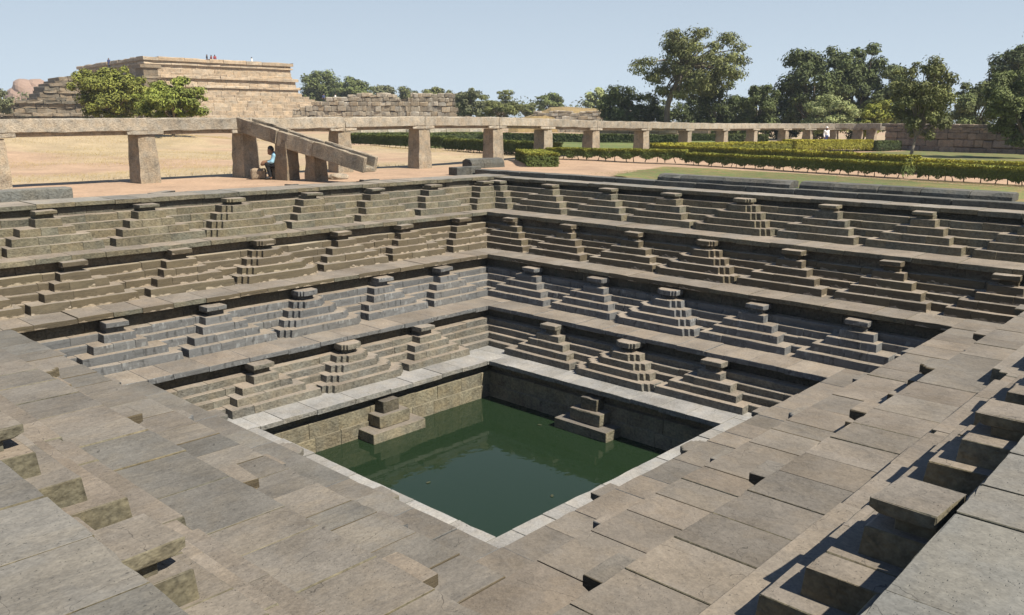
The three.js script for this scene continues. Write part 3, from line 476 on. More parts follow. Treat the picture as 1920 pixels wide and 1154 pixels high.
// ---------------------------------------------------------------- ruined platform far behind
const PLAT = [[0.61, 0.48, 0.345], [0.63, 0.51, 0.375], [0.59, 0.46, 0.325], [0.62, 0.475, 0.325]];
{
  const A = at(281, 215, 165), B = at(547, 215, 175); A.y = B.y = 0;
  const ang = Math.atan2(-(B.z - A.z), B.x - A.x), L = A.distanceTo(B), g = base('ruined_platform', A.clone().setY(0), ang);
  tag(g, 'great stepped stone platform with moulded courses rising behind the aqueduct', 'platform');
  // [z0, z1, how far the face stands out, name, block length]
  const rows = [[12.75, 13.4, 0.55, 'cornice', 4], [12.35, 12.77, 0.15, 'course', 3.4], [12.05, 12.37, 0.45, 'cornice', 4.4], [11.35, 12.07, 0.12, 'course', 3], [10.65, 11.37, 0.18, 'course', 3], [10.2, 10.67, 0.3, 'course', 4], [9.65, 10.22, 1.15, 'cornice', 4.4], [9.05, 9.67, 0.72, 'course', 2.4], [8.45, 9.07, 0.78, 'course', 2.2], [8.0, 8.47, 1.35, 'cornice', 4.4], [7.3, 8.02, 1.05, 'course', 2.6], [6.65, 7.32, 1.5, 'course', 2.8], [6.15, 6.67, 2.5, 'course', 3], [5.55, 6.17, 3.3, 'course', 2.4], [5.0, 5.57, 3.7, 'course', 2.6], [4.35, 5.02, 4.6, 'course', 2.6], [3.6, 4.37, 5.2, 'course', 2.8], [2.8, 3.62, 5.6, 'course', 3.2], [0, 2.82, 6.0, 'course', 4]];
  for (const [za, zc, out, nm, len] of rows) {
    const z0 = za * 0.93, z1 = zc * 0.93;
    const col = () => { const c = pick(PLAT), k = rr(0.93, 1.06); return c.map((q) => q * k); };
    // front (towards the camera), then the left flank
    for (const [face, run] of [[0, L], [1, 40]]) {
      const x0 = face ? 0 : -out, x1 = face ? run : run + out * 1.05;
      const cuts = splits(x0, x1, len * 0.6, len * 1.3), flat = out > 2.2 && out < 5.5;
      for (let i = 0; i + 1 < cuts.length; i++) {
        const o = { n: 2, j: 0.06, bev: 0.03, side: col(), top: col(), chip: nm === 'cornice' ? 0.16 : 0.06, sideScale: 1 / 5 };
        const gm = sweep(slimSec(-out, 3.2, z0 - 0.05, z1 + rr(-0.05, 0.02), nm === 'cornice' ? 0.16 : 0.07), cuts[i] + 0.018, cuts[i + 1] - 0.018, o);
        if (face) { gm.rotateY(-Math.PI / 2); gm.translate(0, 0, -43.25); }
        mesh(nm, gm, [M.side, M.side], g);
      }
    }
  }
  const core = new THREE.BoxGeometry(L - 1, 12.0, 40); core.translate(L / 2, 5.95, -21.2);
  const cc = core.attributes.position.count, ca = []; for (let i = 0; i < cc; i++) ca.push(0.5, 0.4, 0.27); core.setAttribute('color', new THREE.Float32BufferAttribute(ca, 3)); mesh('rubble_core', core, M.side, g);
  // stair tower and ruined steps on the left side
  const st = base('ruined_steps', at(170, 215, 160).setY(0), ang); tag(st, 'dark crumbling stair block of stacked courses left of the great platform', 'ruin');
  for (const [x0, x1, z0, z1, dd] of [[-15, 4, 0, 1.2, 0], [-14.9, 3.5, 1.2, 2.2, 0.5], [-15.2, 2, 2.2, 2.7, 0.1], [-14.6, 3, 2.7, 3.5, 0.7], [-14.4, 3, 3.5, 4.2, 0.7], [-14.9, 3, 4.2, 4.7, 0.2], [-7.4, 3, 4.7, 5.2, 1.6], [-6.9, 3, 5.2, 5.9, 2.2], [-6.3, 3, 5.9, 6.3, 2.0], [-5.9, 3, 6.3, 7.0, 2.9], [-5.2, 3, 7.0, 7.4, 2.7], [-4.1, 2, 7.4, 8.0, 3.6], [-3.4, 1, 8.0, 8.6, 3.9]]) { const cuts = splits(x0, x1, 1.3, 3.0); for (let i = 0; i + 1 < cuts.length; i++) mesh('course', sweep(slimSec(dd, dd + 8, z0 - 0.03, z1 + rr(-0.1, 0.05), 0.1), cuts[i] + 0.02, cuts[i + 1] - 0.02, { n: 2, j: 0.2, bev: 0.08, side: pick([[0.24, 0.195, 0.14], [0.31, 0.245, 0.17], [0.19, 0.165, 0.125]]), top: [0.45, 0.37, 0.27], chip: 0.25, sideScale: 1 / 5 }), [M.side, M.side], st); }
  const kk = base('carved_pier', at(287, 215, 158).setY(0), ang); tag(kk, 'small dark carved pier standing at the left front edge of the great platform', 'pier');
  for (const [w, z0, z1] of [[2.0, 0, 6.2], [1.9, 6.2, 7.0], [1.2, 7.0, 8.4], [1.5, 8.4, 8.8], [1.15, 8.8, 10.1], [1.7, 10.1, 10.6]]) mesh('course', sweep(boxSec(-w / 2, w / 2 + 3, z0 - 0.02, z1, 0.06), -w, w, { n: 2, j: 0.08, side: [0.30, 0.24, 0.17], top: [0.4, 0.32, 0.22], sideScale: 1 / 4 }), [M.side, M.side], kk);
}
// coursed rubble walls: each stone its own piece
function rubbleWall(name, label, a, b, rowsOf, thick, cols, o = {}) {
  const L = a.distanceTo(b), g = base(name, a.clone(), Math.atan2(-(b.z - a.z), b.x - a.x)); tag(g, label, o.cat || 'wall');
  for (const [z0, z1, len] of rowsOf) {
    const cuts = splits(0, L, len * 0.55, len * 1.35);
    for (let i = 0; i + 1 < cuts.length; i++) {
      const xm = (cuts[i] + cuts[i + 1]) / 2, topLim = o.top ? o.top(xm / L) : 99; if (z0 > topLim) continue;
      const h = (z1 - z0), c = pick(cols), k = rr(0.8, 1.1), jj = o.j || 0.05;
      mesh('stone', sweep(boxSec(rr(-jj, jj), thick, z0 + rr(0, 0.015) * h, Math.min(z1, topLim + 0.3) - rr(0.0, 0.03) * h, Math.min(0.08, h * 0.12)), cuts[i] + 0.005 * len, cuts[i + 1] - 0.006 * len, { n: 2, j: jj, bev: Math.min(0.06, h * 0.1), side: c.map((q) => q * k), top: c, tz: h * 0.18, sideScale: 1 / (o.sc || 2.5) }), [M.side, M.side], g);
    }
  }
  if (o.core !== false) { const H = o.top ? null : rowsOf[rowsOf.length - 1][1]; const n = 14, P = []; for (let i = 0; i < n; i++) { const t = (i + 0.5) / n, h = (o.top ? Math.min(o.top(t), rowsOf[rowsOf.length - 1][1]) : H) - 0.12; const bx = new THREE.BoxGeometry(L / n + 0.0, h, thick * 0.8); bx.translate((i + 0.5) * L / n, h / 2 - i * 0.002, -thick * 0.6); P.push(bx); } const cg = mergeGeometries(P), ca = []; for (let i = 0; i < cg.attributes.position.count; i++) ca.push(0.16, 0.12, 0.08); cg.setAttribute('color', new THREE.Float32BufferAttribute(ca, 3)); mesh('rubble_core', cg, M.side, g); }
  return g;
}
const PALE = [[0.58, 0.50, 0.39], [0.63, 0.55, 0.44], [0.53, 0.45, 0.345], [0.60, 0.49, 0.355], [0.66, 0.59, 0.49]];
{
  const top = (t) => 3.2 + 2.0 * sstep(0, 0.25, t) * (1 - 0.5 * sstep(0.6, 0.62, t) + 0.55 * sstep(0.66, 0.7, t)) + 0.9 * (fbm(t * 17 + 2, 1.5, 256, 3) - 0.5) + 0.5 * sstep(0.3, 0.5, t);
  const rows = []; for (let z = 0, h; z < 7; z += h) { h = rr(0.55, 0.95); rows.push([z, z + h, rr(0.9, 1.6)]); }
  rubbleWall('ruined_wall', 'pale ruined wall of fitted blocks with a broken top, right of the platform', at(548, 215, 142).setY(0), at(876, 215, 134).setY(0), rows, 2.2, PALE, { top, j: 0.09, sc: 4 });
  tag(boulder('rubble_mound', at(745, 215, 150).setY(0), 10, 5.0, 5, 31, M.granite, scene, [0.46, 0.34, 0.195], 4), 'sandy mound of rubble rising behind the pale ruined wall', 'mound');
  const rows2 = []; for (let z = 0, h; z < 4; z += h) { h = rr(0.5, 0.8); rows2.push([z, z + h, rr(1, 1.6)]); }
  rubbleWall('ruined_wall', 'low pale ruin wall with dry grass on top, left of the big tree', at(1000, 215, 148).setY(0), at(1185, 215, 146).setY(0), rows2, 2, PALE, { top: (t) => 3.0 + 0.5 * fbm(t * 9, 2, 256, 2), j: 0.08, sc: 4 });
  tag(boulder('grassy_bank', at(1075, 215, 156).setY(0), 14, 4.2, 4.5, 37, M.granite, scene, [0.42, 0.30, 0.13], 4), 'bank of rusty dry grass above the low ruin wall', 'bank');
  const WALLC = [[0.37, 0.285, 0.215], [0.42, 0.32, 0.24], [0.33, 0.255, 0.195], [0.46, 0.35, 0.25], [0.36, 0.285, 0.23]];
  rubbleWall('boundary_wall', 'long shaded wall of big fitted blocks under bands of small stones, at the right', V(60.4, 13.6, -0.1), V(50.8, -16, -0.1), [[0, 0.42, 1.3], [0.42, 1.0, 1.15], [1.0, 1.52, 1.2], [1.52, 1.72, 0.5], [1.72, 1.92, 0.45], [1.92, 2.12, 0.5]], 0.9, WALLC, { j: 0.035, sc: 1.8 });
  rubbleWall('stone_ledge', 'low pale ledge of long blocks seen under the aqueduct beyond the lawn', at(640, 246, 86).setY(0.2), at(905, 246, 96).setY(0.2), [[0, 0.55, 3], [0.55, 1.0, 2.4]], 0.8, PALE, { j: 0.05, sc: 3 });
  rubbleWall('stone_ledge', 'low tan ledge of blocks behind the far hedge, middle right under the aqueduct', at(1100, 240, 96).setY(0.1), at(1330, 243, 92).setY(0.1), [[0, 0.7, 3], [0.7, 1.35, 2.4]], 0.8, [[0.45, 0.33, 0.22], [0.5, 0.38, 0.26]], { j: 0.05, sc: 3 });
}
// boulder hill on the horizon at the left
[[50, 177, 5.5, 3], [70, 186, 8, 2.6], [92, 180, 6, 2.4], [104, 190, 8, 2], [42, 189, 6, 2], [69, 174, 5, 2.4], [114, 185, 4, 2]].forEach(([x, y, s, h], i) => { const p = at(x, y, 420); tag(boulder('boulder', p, s, h + 3, s, 60 + i, M.granite, scene, [0.50, 0.34, 0.26], 3), `rounded pinkish boulder of the far hill at the left, ${['the highest big', 'a wide middle', 'the right upper', 'the low right', 'the low left', 'the small top', 'the small right-hand'][i]} one`, 'boulder', 'boulders of the far hill'); });
{ const p = at(72, 200, 440); const m = boulder('hill', p.setY(0), 60, 9.5, 40, 71, M.granite, scene, [0.34, 0.26, 0.17], 4); tag(m, 'low brown hill under the far boulders', null, null, 'structure'); }
// ---------------------------------------------------------------- trees, shrubs, hedges
function leafGeo(list) { // list of [position, normal-ish direction, size, colour]
  const n = list.length, P = new Float32Array(n * 18), C = new Float32Array(n * 18), a = new THREE.Vector3(), b = new THREE.Vector3(), d = new THREE.Vector3();
  let o = 0;
  for (const [p, nrm, s, c] of list) {
    d.set(R() - 0.5, R() - 0.5, R() - 0.5); a.crossVectors(nrm, d).normalize(); b.crossVectors(nrm, a).normalize();
    const l = s, w = s * 0.42, k = s * 0.18;
    const q = [[-l, 0, 0], [0, w, k], [l, 0, -k * 0.4], [0, -w, k]].map(([x, y, z]) => [p.x + a.x * x + b.x * y + nrm.x * z, p.y + a.y * x + b.y * y + nrm.y * z, p.z + a.z * x + b.z * y + nrm.z * z]);
    for (const i of [0, 1, 2, 0, 2, 3]) { P.set(q[i], o); C.set(c, o); o += 3; }
  }
  const g = new THREE.BufferGeometry(); g.setAttribute('position', new THREE.BufferAttribute(P, 3)); g.setAttribute('color', new THREE.BufferAttribute(C, 3)); g.computeVertexNormals(); return g;
}
function limb(pts, r0, r1, seg = 7) { // tapered tube
  const curve = new THREE.CatmullRomCurve3(pts), n = Math.max(3, pts.length * 3), g = new THREE.TubeGeometry(curve, n, 1, seg, false), p = g.attributes.position, c = new THREE.Vector3();
  for (let i = 0; i <= n; i++) { curve.getPointAt(i / n, c); const r = r0 + (r1 - r0) * i / n; for (let k = 0; k <= seg; k++) { const q = i * (seg + 1) + k, rk = r * (0.9 + 0.2 * vn(i * 0.7 + 3, k * 1.3, 64)); p.setXYZ(q, c.x + (p.getX(q) - c.x) * rk, c.y + (p.getY(q) - c.y) * rk, c.z + (p.getZ(q) - c.z) * rk); } }
  g.computeVertexNormals(); return g;
}
function paint(g, c) { const n = g.attributes.position.count, a = new Float32Array(n * 3); for (let i = 0; i < n; i++) a.set(c, i * 3); g.setAttribute('color', new THREE.BufferAttribute(a, 3)); return g; }
const GREEN = { neem: [[0.15, 0.18, 0.03], [0.28, 0.29, 0.055]], bright: [[0.15, 0.205, 0.035], [0.28, 0.305, 0.055]], mid: [[0.115, 0.15, 0.045], [0.185, 0.215, 0.065]], dark: [[0.065, 0.092, 0.028], [0.13, 0.158, 0.045]], grey: [[0.14, 0.155, 0.075], [0.20, 0.21, 0.10]], pale: [[0.21, 0.26, 0.075], [0.46, 0.49, 0.22]], yellow: [[0.21, 0.25, 0.035], [0.34, 0.345, 0.05]], olive: [[0.125, 0.145, 0.045], [0.21, 0.222, 0.07]] };
// crown between pixel heights, at distance d; every number is the tree's own size once placed
function tree(o) {
  const { name = 'tree', label, x, top, bot, hw, d, pal = 'mid', leaves = 3500, size = 0.3, clumps = 40, gap = 1, trunkX = x, trunkD = d, lean = null, bare = 0.3, crownBias = 0, tr = 0.25, barkC = [0.20, 0.16, 0.11], cat = 'tree', group, flat = 0.75, shell = 0.55, clumpR = 0.3 } = o;
  const r = rngOf(Math.floor(x * 131 + top * 17 + d));
  const T = at(x, top, d), Bm = at(x, bot, d), Wd = at(x + hw, (top + bot) / 2, d), c = T.clone().add(Bm).multiplyScalar(0.5), ry = (T.y - Bm.y) / 2, rx = Math.hypot(Wd.x - c.x, Wd.z - c.z);
  const foot = at(trunkX, 230, trunkD); foot.y = groundZ(foot.x, -foot.z) - 0.1;
  const g = base(name, foot); tag(g, label, cat, group);
  const cc = [], P = GREEN[pal];
  for (let i = 0; i < clumps; i++) { // clump centres spread through the crown, fewer low and inside
    let p; for (let k = 0; k < 40; k++) { p = new THREE.Vector3(r() * 2 - 1, r() * 2 - 1, r() * 2 - 1); const L = p.length(); if (L < 1 && L > shell * 0.8 && p.y > -0.9 + crownBias) break; }
    const wob = (o.flat ? 0.6 : 0.72) + (o.flat ? 0.68 : 0.5) * r(); p.multiplyScalar(wob * (1 - clumpR * 0.55)); cc.push([new THREE.Vector3(c.x + p.x * rx - foot.x, c.y + p.y * ry - foot.y, c.z + p.z * rx * 0.85 - foot.z), clumpR * (0.5 + 0.8 * r()), 0.72 + 0.56 * r(), p]);
  }
  const list = [], dir = new THREE.Vector3(), per = Math.ceil(leaves / clumps);
  for (const [p, cr, tone] of cc) {
    const n = Math.ceil(per * cr * cr / (clumpR * clumpR) * gap);
    for (let i = 0; i < n; i++) {
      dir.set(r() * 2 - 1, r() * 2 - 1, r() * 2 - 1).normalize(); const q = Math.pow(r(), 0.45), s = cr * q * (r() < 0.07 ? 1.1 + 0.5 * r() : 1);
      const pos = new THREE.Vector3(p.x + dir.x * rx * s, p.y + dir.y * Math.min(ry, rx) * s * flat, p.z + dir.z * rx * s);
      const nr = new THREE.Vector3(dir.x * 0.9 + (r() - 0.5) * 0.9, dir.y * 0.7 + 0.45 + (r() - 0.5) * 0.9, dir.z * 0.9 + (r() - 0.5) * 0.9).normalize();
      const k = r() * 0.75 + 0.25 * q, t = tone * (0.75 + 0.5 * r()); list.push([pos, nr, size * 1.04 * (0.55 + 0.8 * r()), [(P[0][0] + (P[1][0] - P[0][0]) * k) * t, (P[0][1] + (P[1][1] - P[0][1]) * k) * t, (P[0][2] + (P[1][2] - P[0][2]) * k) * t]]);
    }
  }
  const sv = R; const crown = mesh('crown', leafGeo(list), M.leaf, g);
  // trunk and limbs
  const fork = lean ? lean.map((q) => at(q[0], q[1], trunkD).sub(foot)) : [new THREE.Vector3((c.x - foot.x) * 0.3 + (r() - 0.5) * 0.2, Math.max(0.6, (Bm.y - foot.y) * 0.5), (c.z - foot.z) * 0.3), new THREE.Vector3((c.x - foot.x) * 0.7, Math.max(1.0, (Bm.y - foot.y) + ry * 0.35), (c.z - foot.z) * 0.7)];
  const tp = fork[fork.length - 1]; mesh('trunk', paint(limb([new THREE.Vector3(0, -0.2, 0), ...fork], tr * 1.25, tr * 0.7, 8), barkC), M.bark, g);
  const lm = [], nl = Math.min(cc.length, Math.round(clumps * bare)); for (let i = 0; i < nl; i++) { const e = cc[i][0], m = tp.clone().lerp(e, 0.5); m.y += (r() - 0.3) * ry * 0.16; m.x += (r() - 0.5) * rx * 0.14; const s = i % 3 ? tp : fork[0].clone().lerp(tp, 0.6); lm.push(limb([s, m, e.clone().multiplyScalar(0.98)], tr * 0.5, tr * 0.06 + 0.012, 5)); }
  if (lm.length) mesh('limbs', paint(mergeGeometries(lm), barkC), M.bark, g);
  return g;
}
tree({ name: 'neem_tree', label: 'bright green neem tree in front of the left end of the platform', x: 206, top: 112, bot: 236, hw: 84, d: 80, pal: 'neem', leaves: 27000, size: 0.13, clumps: 130, trunkX: 196, trunkD: 80, tr: 0.16, clumpR: 0.17, bare: 0.3, shell: 0.2, flat: 1.0 });
tree({ name: 'neem_tree', label: 'smaller bright green tree with a thin bare trunk behind the aqueduct trough', x: 326, top: 150, bot: 240, hw: 76, d: 64, pal: 'bright', leaves: 24000, size: 0.105, clumps: 110, trunkX: 320, trunkD: 64, tr: 0.12, barkC: [0.34, 0.28, 0.21], clumpR: 0.17, bare: 0.3, shell: 0.2, flat: 1.0 });
tree({ label: 'half hidden grey green tree at the left edge above the dark ruins', x: -6, top: 156, bot: 222, hw: 34, d: 150, pal: 'grey', leaves: 5250, size: 0.24, clumps: 30, tr: 0.2 });
const FT = 'trees along the far skyline';
tree({ label: 'rounded dark green tree touching the right end of the platform', x: 602, top: 128, bot: 205, hw: 48, d: 205, pal: 'mid', leaves: 9750, size: 0.34, clumps: 48, tr: 0.4 });
tree({ label: 'rounded green tree second right of the platform, above the ruined wall', x: 662, top: 143, bot: 208, hw: 44, d: 200, pal: 'mid', leaves: 9000, size: 0.34, clumps: 45, tr: 0.4 });
tree({ label: 'small greyish tree peeping over the middle of the ruined wall', x: 722, top: 156, bot: 210, hw: 30, d: 215, pal: 'grey', leaves: 4200, size: 0.34, clumps: 30, tr: 0.3 });
tree({ label: 'low olive tree behind the highest part of the ruined wall', x: 765, top: 163, bot: 215, hw: 30, d: 220, pal: 'olive', leaves: 3900, size: 0.34, clumps: 30, tr: 0.3 });
tree({ label: 'olive green tree behind the right end of the ruined wall', x: 818, top: 161, bot: 215, hw: 36, d: 195, pal: 'olive', leaves: 5400, size: 0.32, clumps: 36, tr: 0.3 });
tree({ label: 'thin twiggy grey green tree just right of the ruined wall', x: 882, top: 162, bot: 224, hw: 36, d: 122, pal: 'grey', leaves: 5700, size: 0.19, clumps: 46, tr: 0.12, bare: 0.9, clumpR: 0.24 });
tree({ label: 'broad grey green thorn tree in the middle of the skyline', x: 940, top: 172, bot: 226, hw: 52, d: 128, pal: 'olive', leaves: 9000, size: 0.19, clumps: 55, tr: 0.14, bare: 0.6, clumpR: 0.22 });
tree({ label: 'rounded bluish green tree standing alone on the middle skyline', x: 1032, top: 171, bot: 214, hw: 38, d: 185, pal: 'mid', leaves: 6300, size: 0.28, clumps: 40, tr: 0.3, clumpR: 0.24 });
tree({ label: 'low scrubby tree left of the low ruin wall', x: 985, top: 192, bot: 222, hw: 26, d: 170, pal: 'olive', leaves: 3600, size: 0.26, clumps: 26, tr: 0.2 });
tree({ label: 'pale olive tree behind the low ruin wall with dry grass', x: 1122, top: 163, bot: 222, hw: 34, d: 165, pal: 'pale', leaves: 4800, size: 0.26, clumps: 34, tr: 0.25, clumpR: 0.25 });
tree({ label: 'dark bushy tree left of the trunk of the tall spreading tree', x: 1165, top: 158, bot: 268, hw: 54, d: 98, pal: 'dark', leaves: 13500, size: 0.17, clumps: 60, tr: 0.2, clumpR: 0.26 });
tree({ name: 'spreading_tree', label: 'tall spreading tree with a leaning forked trunk and open crown', x: 1296, top: 44, bot: 205, hw: 132, d: 96, pal: 'olive', leaves: 22500, size: 0.165, clumps: 95, trunkX: 1254, trunkD: 96, lean: [[1252, 200], [1262, 170], [1285, 125]], tr: 0.3, barkC: [0.27, 0.22, 0.17], bare: 0.75, clumpR: 0.17, shell: 0.25, crownBias: 0.05, gap: 0.95 });
tree({ label: 'dark green foliage of a tree under the crown of the tall spreading tree', x: 1345, top: 140, bot: 268, hw: 62, d: 101, pal: 'dark', leaves: 12000, size: 0.17, clumps: 60, tr: 0.2, clumpR: 0.24, bare: 0.5 });
tree({ label: 'low dark tree beside the trunk of the tall spreading tree', x: 1230, top: 178, bot: 262, hw: 42, d: 104, pal: 'dark', leaves: 6750, size: 0.17, clumps: 40, tr: 0.15, clumpR: 0.26 });
tree({ label: 'dark tree between the spreading tree and the big dense tree', x: 1422, top: 138, bot: 268, hw: 48, d: 97, pal: 'dark', leaves: 10500, size: 0.17, clumps: 52, tr: 0.2, clumpR: 0.26 });
tree({ name: 'dense_tree', label: 'big dense dark green tree, left dome, behind the flowering shrub', x: 1530, top: 73, bot: 275, hw: 92, d: 103, pal: 'dark', leaves: 21000, size: 0.2, clumps: 90, tr: 0.4, clumpR: 0.22 });
tree({ name: 'dense_tree', label: 'big dense dark green tree, right dome, behind the flowering shrub', x: 1608, top: 70, bot: 275, hw: 74, d: 106, pal: 'dark', leaves: 18000, size: 0.2, clumps: 80, tr: 0.4, clumpR: 0.22 });
tree({ label: 'olive green tree filling the gap behind the slender tree', x: 1672, top: 112, bot: 270, hw: 66, d: 104, pal: 'mid', leaves: 13500, size: 0.19, clumps: 65, tr: 0.3, clumpR: 0.23 });
tree({ name: 'flowering_shrub', cat: 'shrub', label: 'rounded pale flowering shrub above the right part of the aqueduct', x: 1564, top: 174, bot: 258, hw: 68, d: 86, pal: 'pale', leaves: 12750, size: 0.13, clumps: 60, tr: 0.12, clumpR: 0.24, shell: 0.8 });
tree({ name: 'shrub', cat: 'shrub', label: 'yellow green shrub between the flowering shrub and the slender tree', x: 1642, top: 183, bot: 258, hw: 42, d: 88, pal: 'yellow', leaves: 7500, size: 0.13, clumps: 40, tr: 0.1, clumpR: 0.28 });
tree({ name: 'slender_tree', label: 'slender tree with a thin pale trunk in front of the boundary wall', x: 1732, top: 97, bot: 268, hw: 86, d: 59, pal: 'olive', leaves: 19500, size: 0.1, clumps: 95, trunkX: 1712, trunkD: 58, tr: 0.09, barkC: [0.36, 0.31, 0.25], bare: 0.7, clumpR: 0.19, shell: 0.3, gap: 0.9 });
tree({ label: 'shaded green tree behind the boundary wall, right of the slender tree', x: 1828, top: 150, bot: 272, hw: 66, d: 92, pal: 'mid', leaves: 12000, size: 0.17, clumps: 60, tr: 0.2, clumpR: 0.25 });
tree({ name: 'dense_tree', label: 'tall dark tree cut by the upper right edge of the frame', x: 1924, top: 62, bot: 230, hw: 92, d: 100, pal: 'dark', leaves: 16500, size: 0.19, clumps: 75, tr: 0.4, clumpR: 0.23 });
tree({ label: 'drooping feathery green tree in front of the wall at the right edge', x: 1912, top: 118, bot: 284, hw: 90, d: 62, pal: 'mid', leaves: 21000, size: 0.11, clumps: 80, trunkX: 1960, trunkD: 60, tr: 0.18, clumpR: 0.22 });
tree({ label: 'dark low tree filling the space left of the big dense tree', x: 1470, top: 158, bot: 272, hw: 48, d: 108, pal: 'dark', leaves: 9000, size: 0.18, clumps: 60, tr: 0.2, clumpR: 0.25 });
tree({ label: 'shady tree behind the trunk of the slender tree', x: 1745, top: 152, bot: 272, hw: 58, d: 108, pal: 'mid', leaves: 10000, size: 0.18, clumps: 60, tr: 0.2, clumpR: 0.25 });
tree({ label: 'dark thicket tree right of the leaning trunk of the spreading tree', x: 1295, top: 172, bot: 268, hw: 48, d: 110, pal: 'dark', leaves: 8000, size: 0.18, clumps: 55, tr: 0.2, clumpR: 0.25 });
tree({ label: 'dark thicket tree under the right side of the spreading crown', x: 1385, top: 165, bot: 268, hw: 42, d: 112, pal: 'dark', leaves: 8000, size: 0.18, clumps: 55, tr: 0.2, clumpR: 0.25 });
// far scrub that reads as one mass along the horizon
{
  const list = [];
  for (let i = 0; i < 15000; i++) { const x = rr(-60, 1990), p = at(x, 222, rr(215, 330)); const h = 4.8 + 5 * fbm(x / 38, 4, 256, 3) * (x > 560 ? 1 : 0.8); p.y = h * Math.pow(R(), 0.7); const k = rr(0.75, 1.15); list.push([p, new THREE.Vector3(R() - 0.5, R() * 0.8, R() - 0.5).normalize(), rr(0.3, 0.6), [0.115 * k, 0.135 * k, 0.055 * k]]); }
  tag(mesh('far_scrub', leafGeo(list), M.leaf, scene), 'low green scrub and treetops along the far horizon', 'scrub', null, 'stuff');
}
// clipped hedges: leaves over a box with a soft outline, stems below
function hedge(name, label, a, b, w, h, n, size, o = {}) {
  const L = a.distanceTo(b), g = base(name, a.clone(), Math.atan2(-(b.z - a.z), b.x - a.x)); tag(g, label, 'hedge', o.group);
  const list = [], top = o.top || [0.37, 0.36, 0.045], side = o.side || [0.12, 0.16, 0.033], low = o.low === undefined ? 0.16 : o.low;
  const sh = (x) => 1 + 0.12 * (fbm(x * 1.1 + 4 + a.x, 2 + a.z, 256, 3) - 0.5), bush = (x) => o.bushes ? 0.5 + 0.5 * Math.cos(x * 6.283 / 0.95 + 1.3 * Math.sin(x * 0.7)) : 1;
  for (let i = 0; i < n; i++) {
    const x = R() * L, ar = L * w * 1.25 + 2 * L * h + 2 * w * h, fe = 2 * w * h / ar, ft = L * w * 1.25 / ar; let f = R(); f = f < ft ? 0.2 : f < 1 - fe ? 0.6 : 0.97; let y, z, nr, xe = x; const H = h * sh(x), lowE = H * (low + (o.bushes ? 0.26 * (1 - bush(x)) : 0)), W = w / 2 * (0.93 + 0.14 * vn(x * 2.3, 3, 256));
    if (f < 0.40) { y = H - Math.abs(R() - R()) * 0.09; z = (R() * 2 - 1) * W; nr = new THREE.Vector3((R() - 0.5) * 1.2, 0.9, (R() - 0.5) * 1.2); }
    else if (f < 0.92) { y = lowE + (H - lowE) * Math.pow(R(), 0.85); const s = R() < 0.72 ? 1 : -1, in1 = 1 - 0.16 * R() - 0.16 * (y / H < 0.35 ? 1 - y / H / 0.35 : 0) - (o.bushes ? 0.14 * (1 - bush(x)) : 0); z = s * W * in1; nr = new THREE.Vector3((R() - 0.5) * 1.3, (R() - 0.2) * 1.0, s); }
    else { y = lowE + (H - lowE) * R(); z = (R() * 2 - 1) * W; xe = R() < 0.5 ? rr(0, 0.12) : L - rr(0, 0.12); nr = new THREE.Vector3(xe < L / 2 ? -1 : 1, R() - 0.3, R() - 0.5); }
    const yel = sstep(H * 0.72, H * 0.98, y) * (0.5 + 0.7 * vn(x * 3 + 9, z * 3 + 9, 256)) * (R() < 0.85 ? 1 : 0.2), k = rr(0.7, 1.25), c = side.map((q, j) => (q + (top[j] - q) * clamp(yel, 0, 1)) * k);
    list.push([new THREE.Vector3(xe, y, z), nr.normalize(), size * rr(0.6, 1.35), c]);
  }
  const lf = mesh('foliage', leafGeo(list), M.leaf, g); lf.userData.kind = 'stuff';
  const core = new THREE.BoxGeometry(L - 0.6, h * 0.5, w * 0.45); core.translate(L / 2, h * 0.58, 0); if (!o.bushes) mesh('twiggy_core', paint(core, [0.02, 0.026, 0.01]), M.leaf, g);
  const stems = []; const step = o.stem || 0.5; for (let x = 0.2; x < L; x += step * rr(0.7, 1.3)) { const z = rr(-0.12, 0.12), q = rr(-0.1, 0.1); stems.push(limb([new THREE.Vector3(x, -0.05, z), new THREE.Vector3(x + q, h * 0.3, z * 1.5), new THREE.Vector3(x + q * 2.2, h * 0.62, z * 2)], 0.025, 0.01, 4)); }
  if (stems.length && step < 5) { const s = mesh('stems', paint(mergeGeometries(stems), [0.16, 0.11, 0.07]), M.bark, g); s.userData.kind = 'stuff'; }
  return g;
}
const on = (u, v) => V(u, v, groundZ(u, v));
hedge('clipped_hedge', 'clipped hedge block with bright yellow green top at the far corner', on(18.2, 14.3), on(21.6, 18.2), 1.5, 0.66, 15000, 0.055, { low: 0.02, stem: 9 });
hedge('front_hedge', 'long front hedge of dark bushes on bare stems, left part beside the hedge block', on(22.8, 18.4), on(25.9, 11.2), 0.9, 0.62, 17000, 0.055, { bushes: true });
hedge('front_hedge', 'long front hedge of dark bushes on bare stems, middle part along the grass strip', on(25.95, 11.0), on(23.3, -0.6), 0.9, 0.62, 24000, 0.055, { bushes: true });
hedge('front_hedge', 'front hedge of dark bushes on bare stems, part at the right edge after the gap', on(23.1, -1.2), on(20.6, -14), 0.95, 0.66, 22000, 0.055, { bushes: true });
const YT = [0.47, 0.43, 0.04];
hedge('yellow_hedge', 'second hedge with yellow top running behind the front hedge', on(32.6, 17.2), on(27.4, 0.6), 1.2, 0.64, 20000, 0.07, { top: YT, side: [0.16, 0.18, 0.03] });
hedge('yellow_hedge', 'second hedge with yellow top, its right end behind the gap in the front hedge', on(27.3, 0.3), on(25.6, -14), 1.2, 0.64, 15000, 0.07, { top: YT, side: [0.16, 0.18, 0.03] });
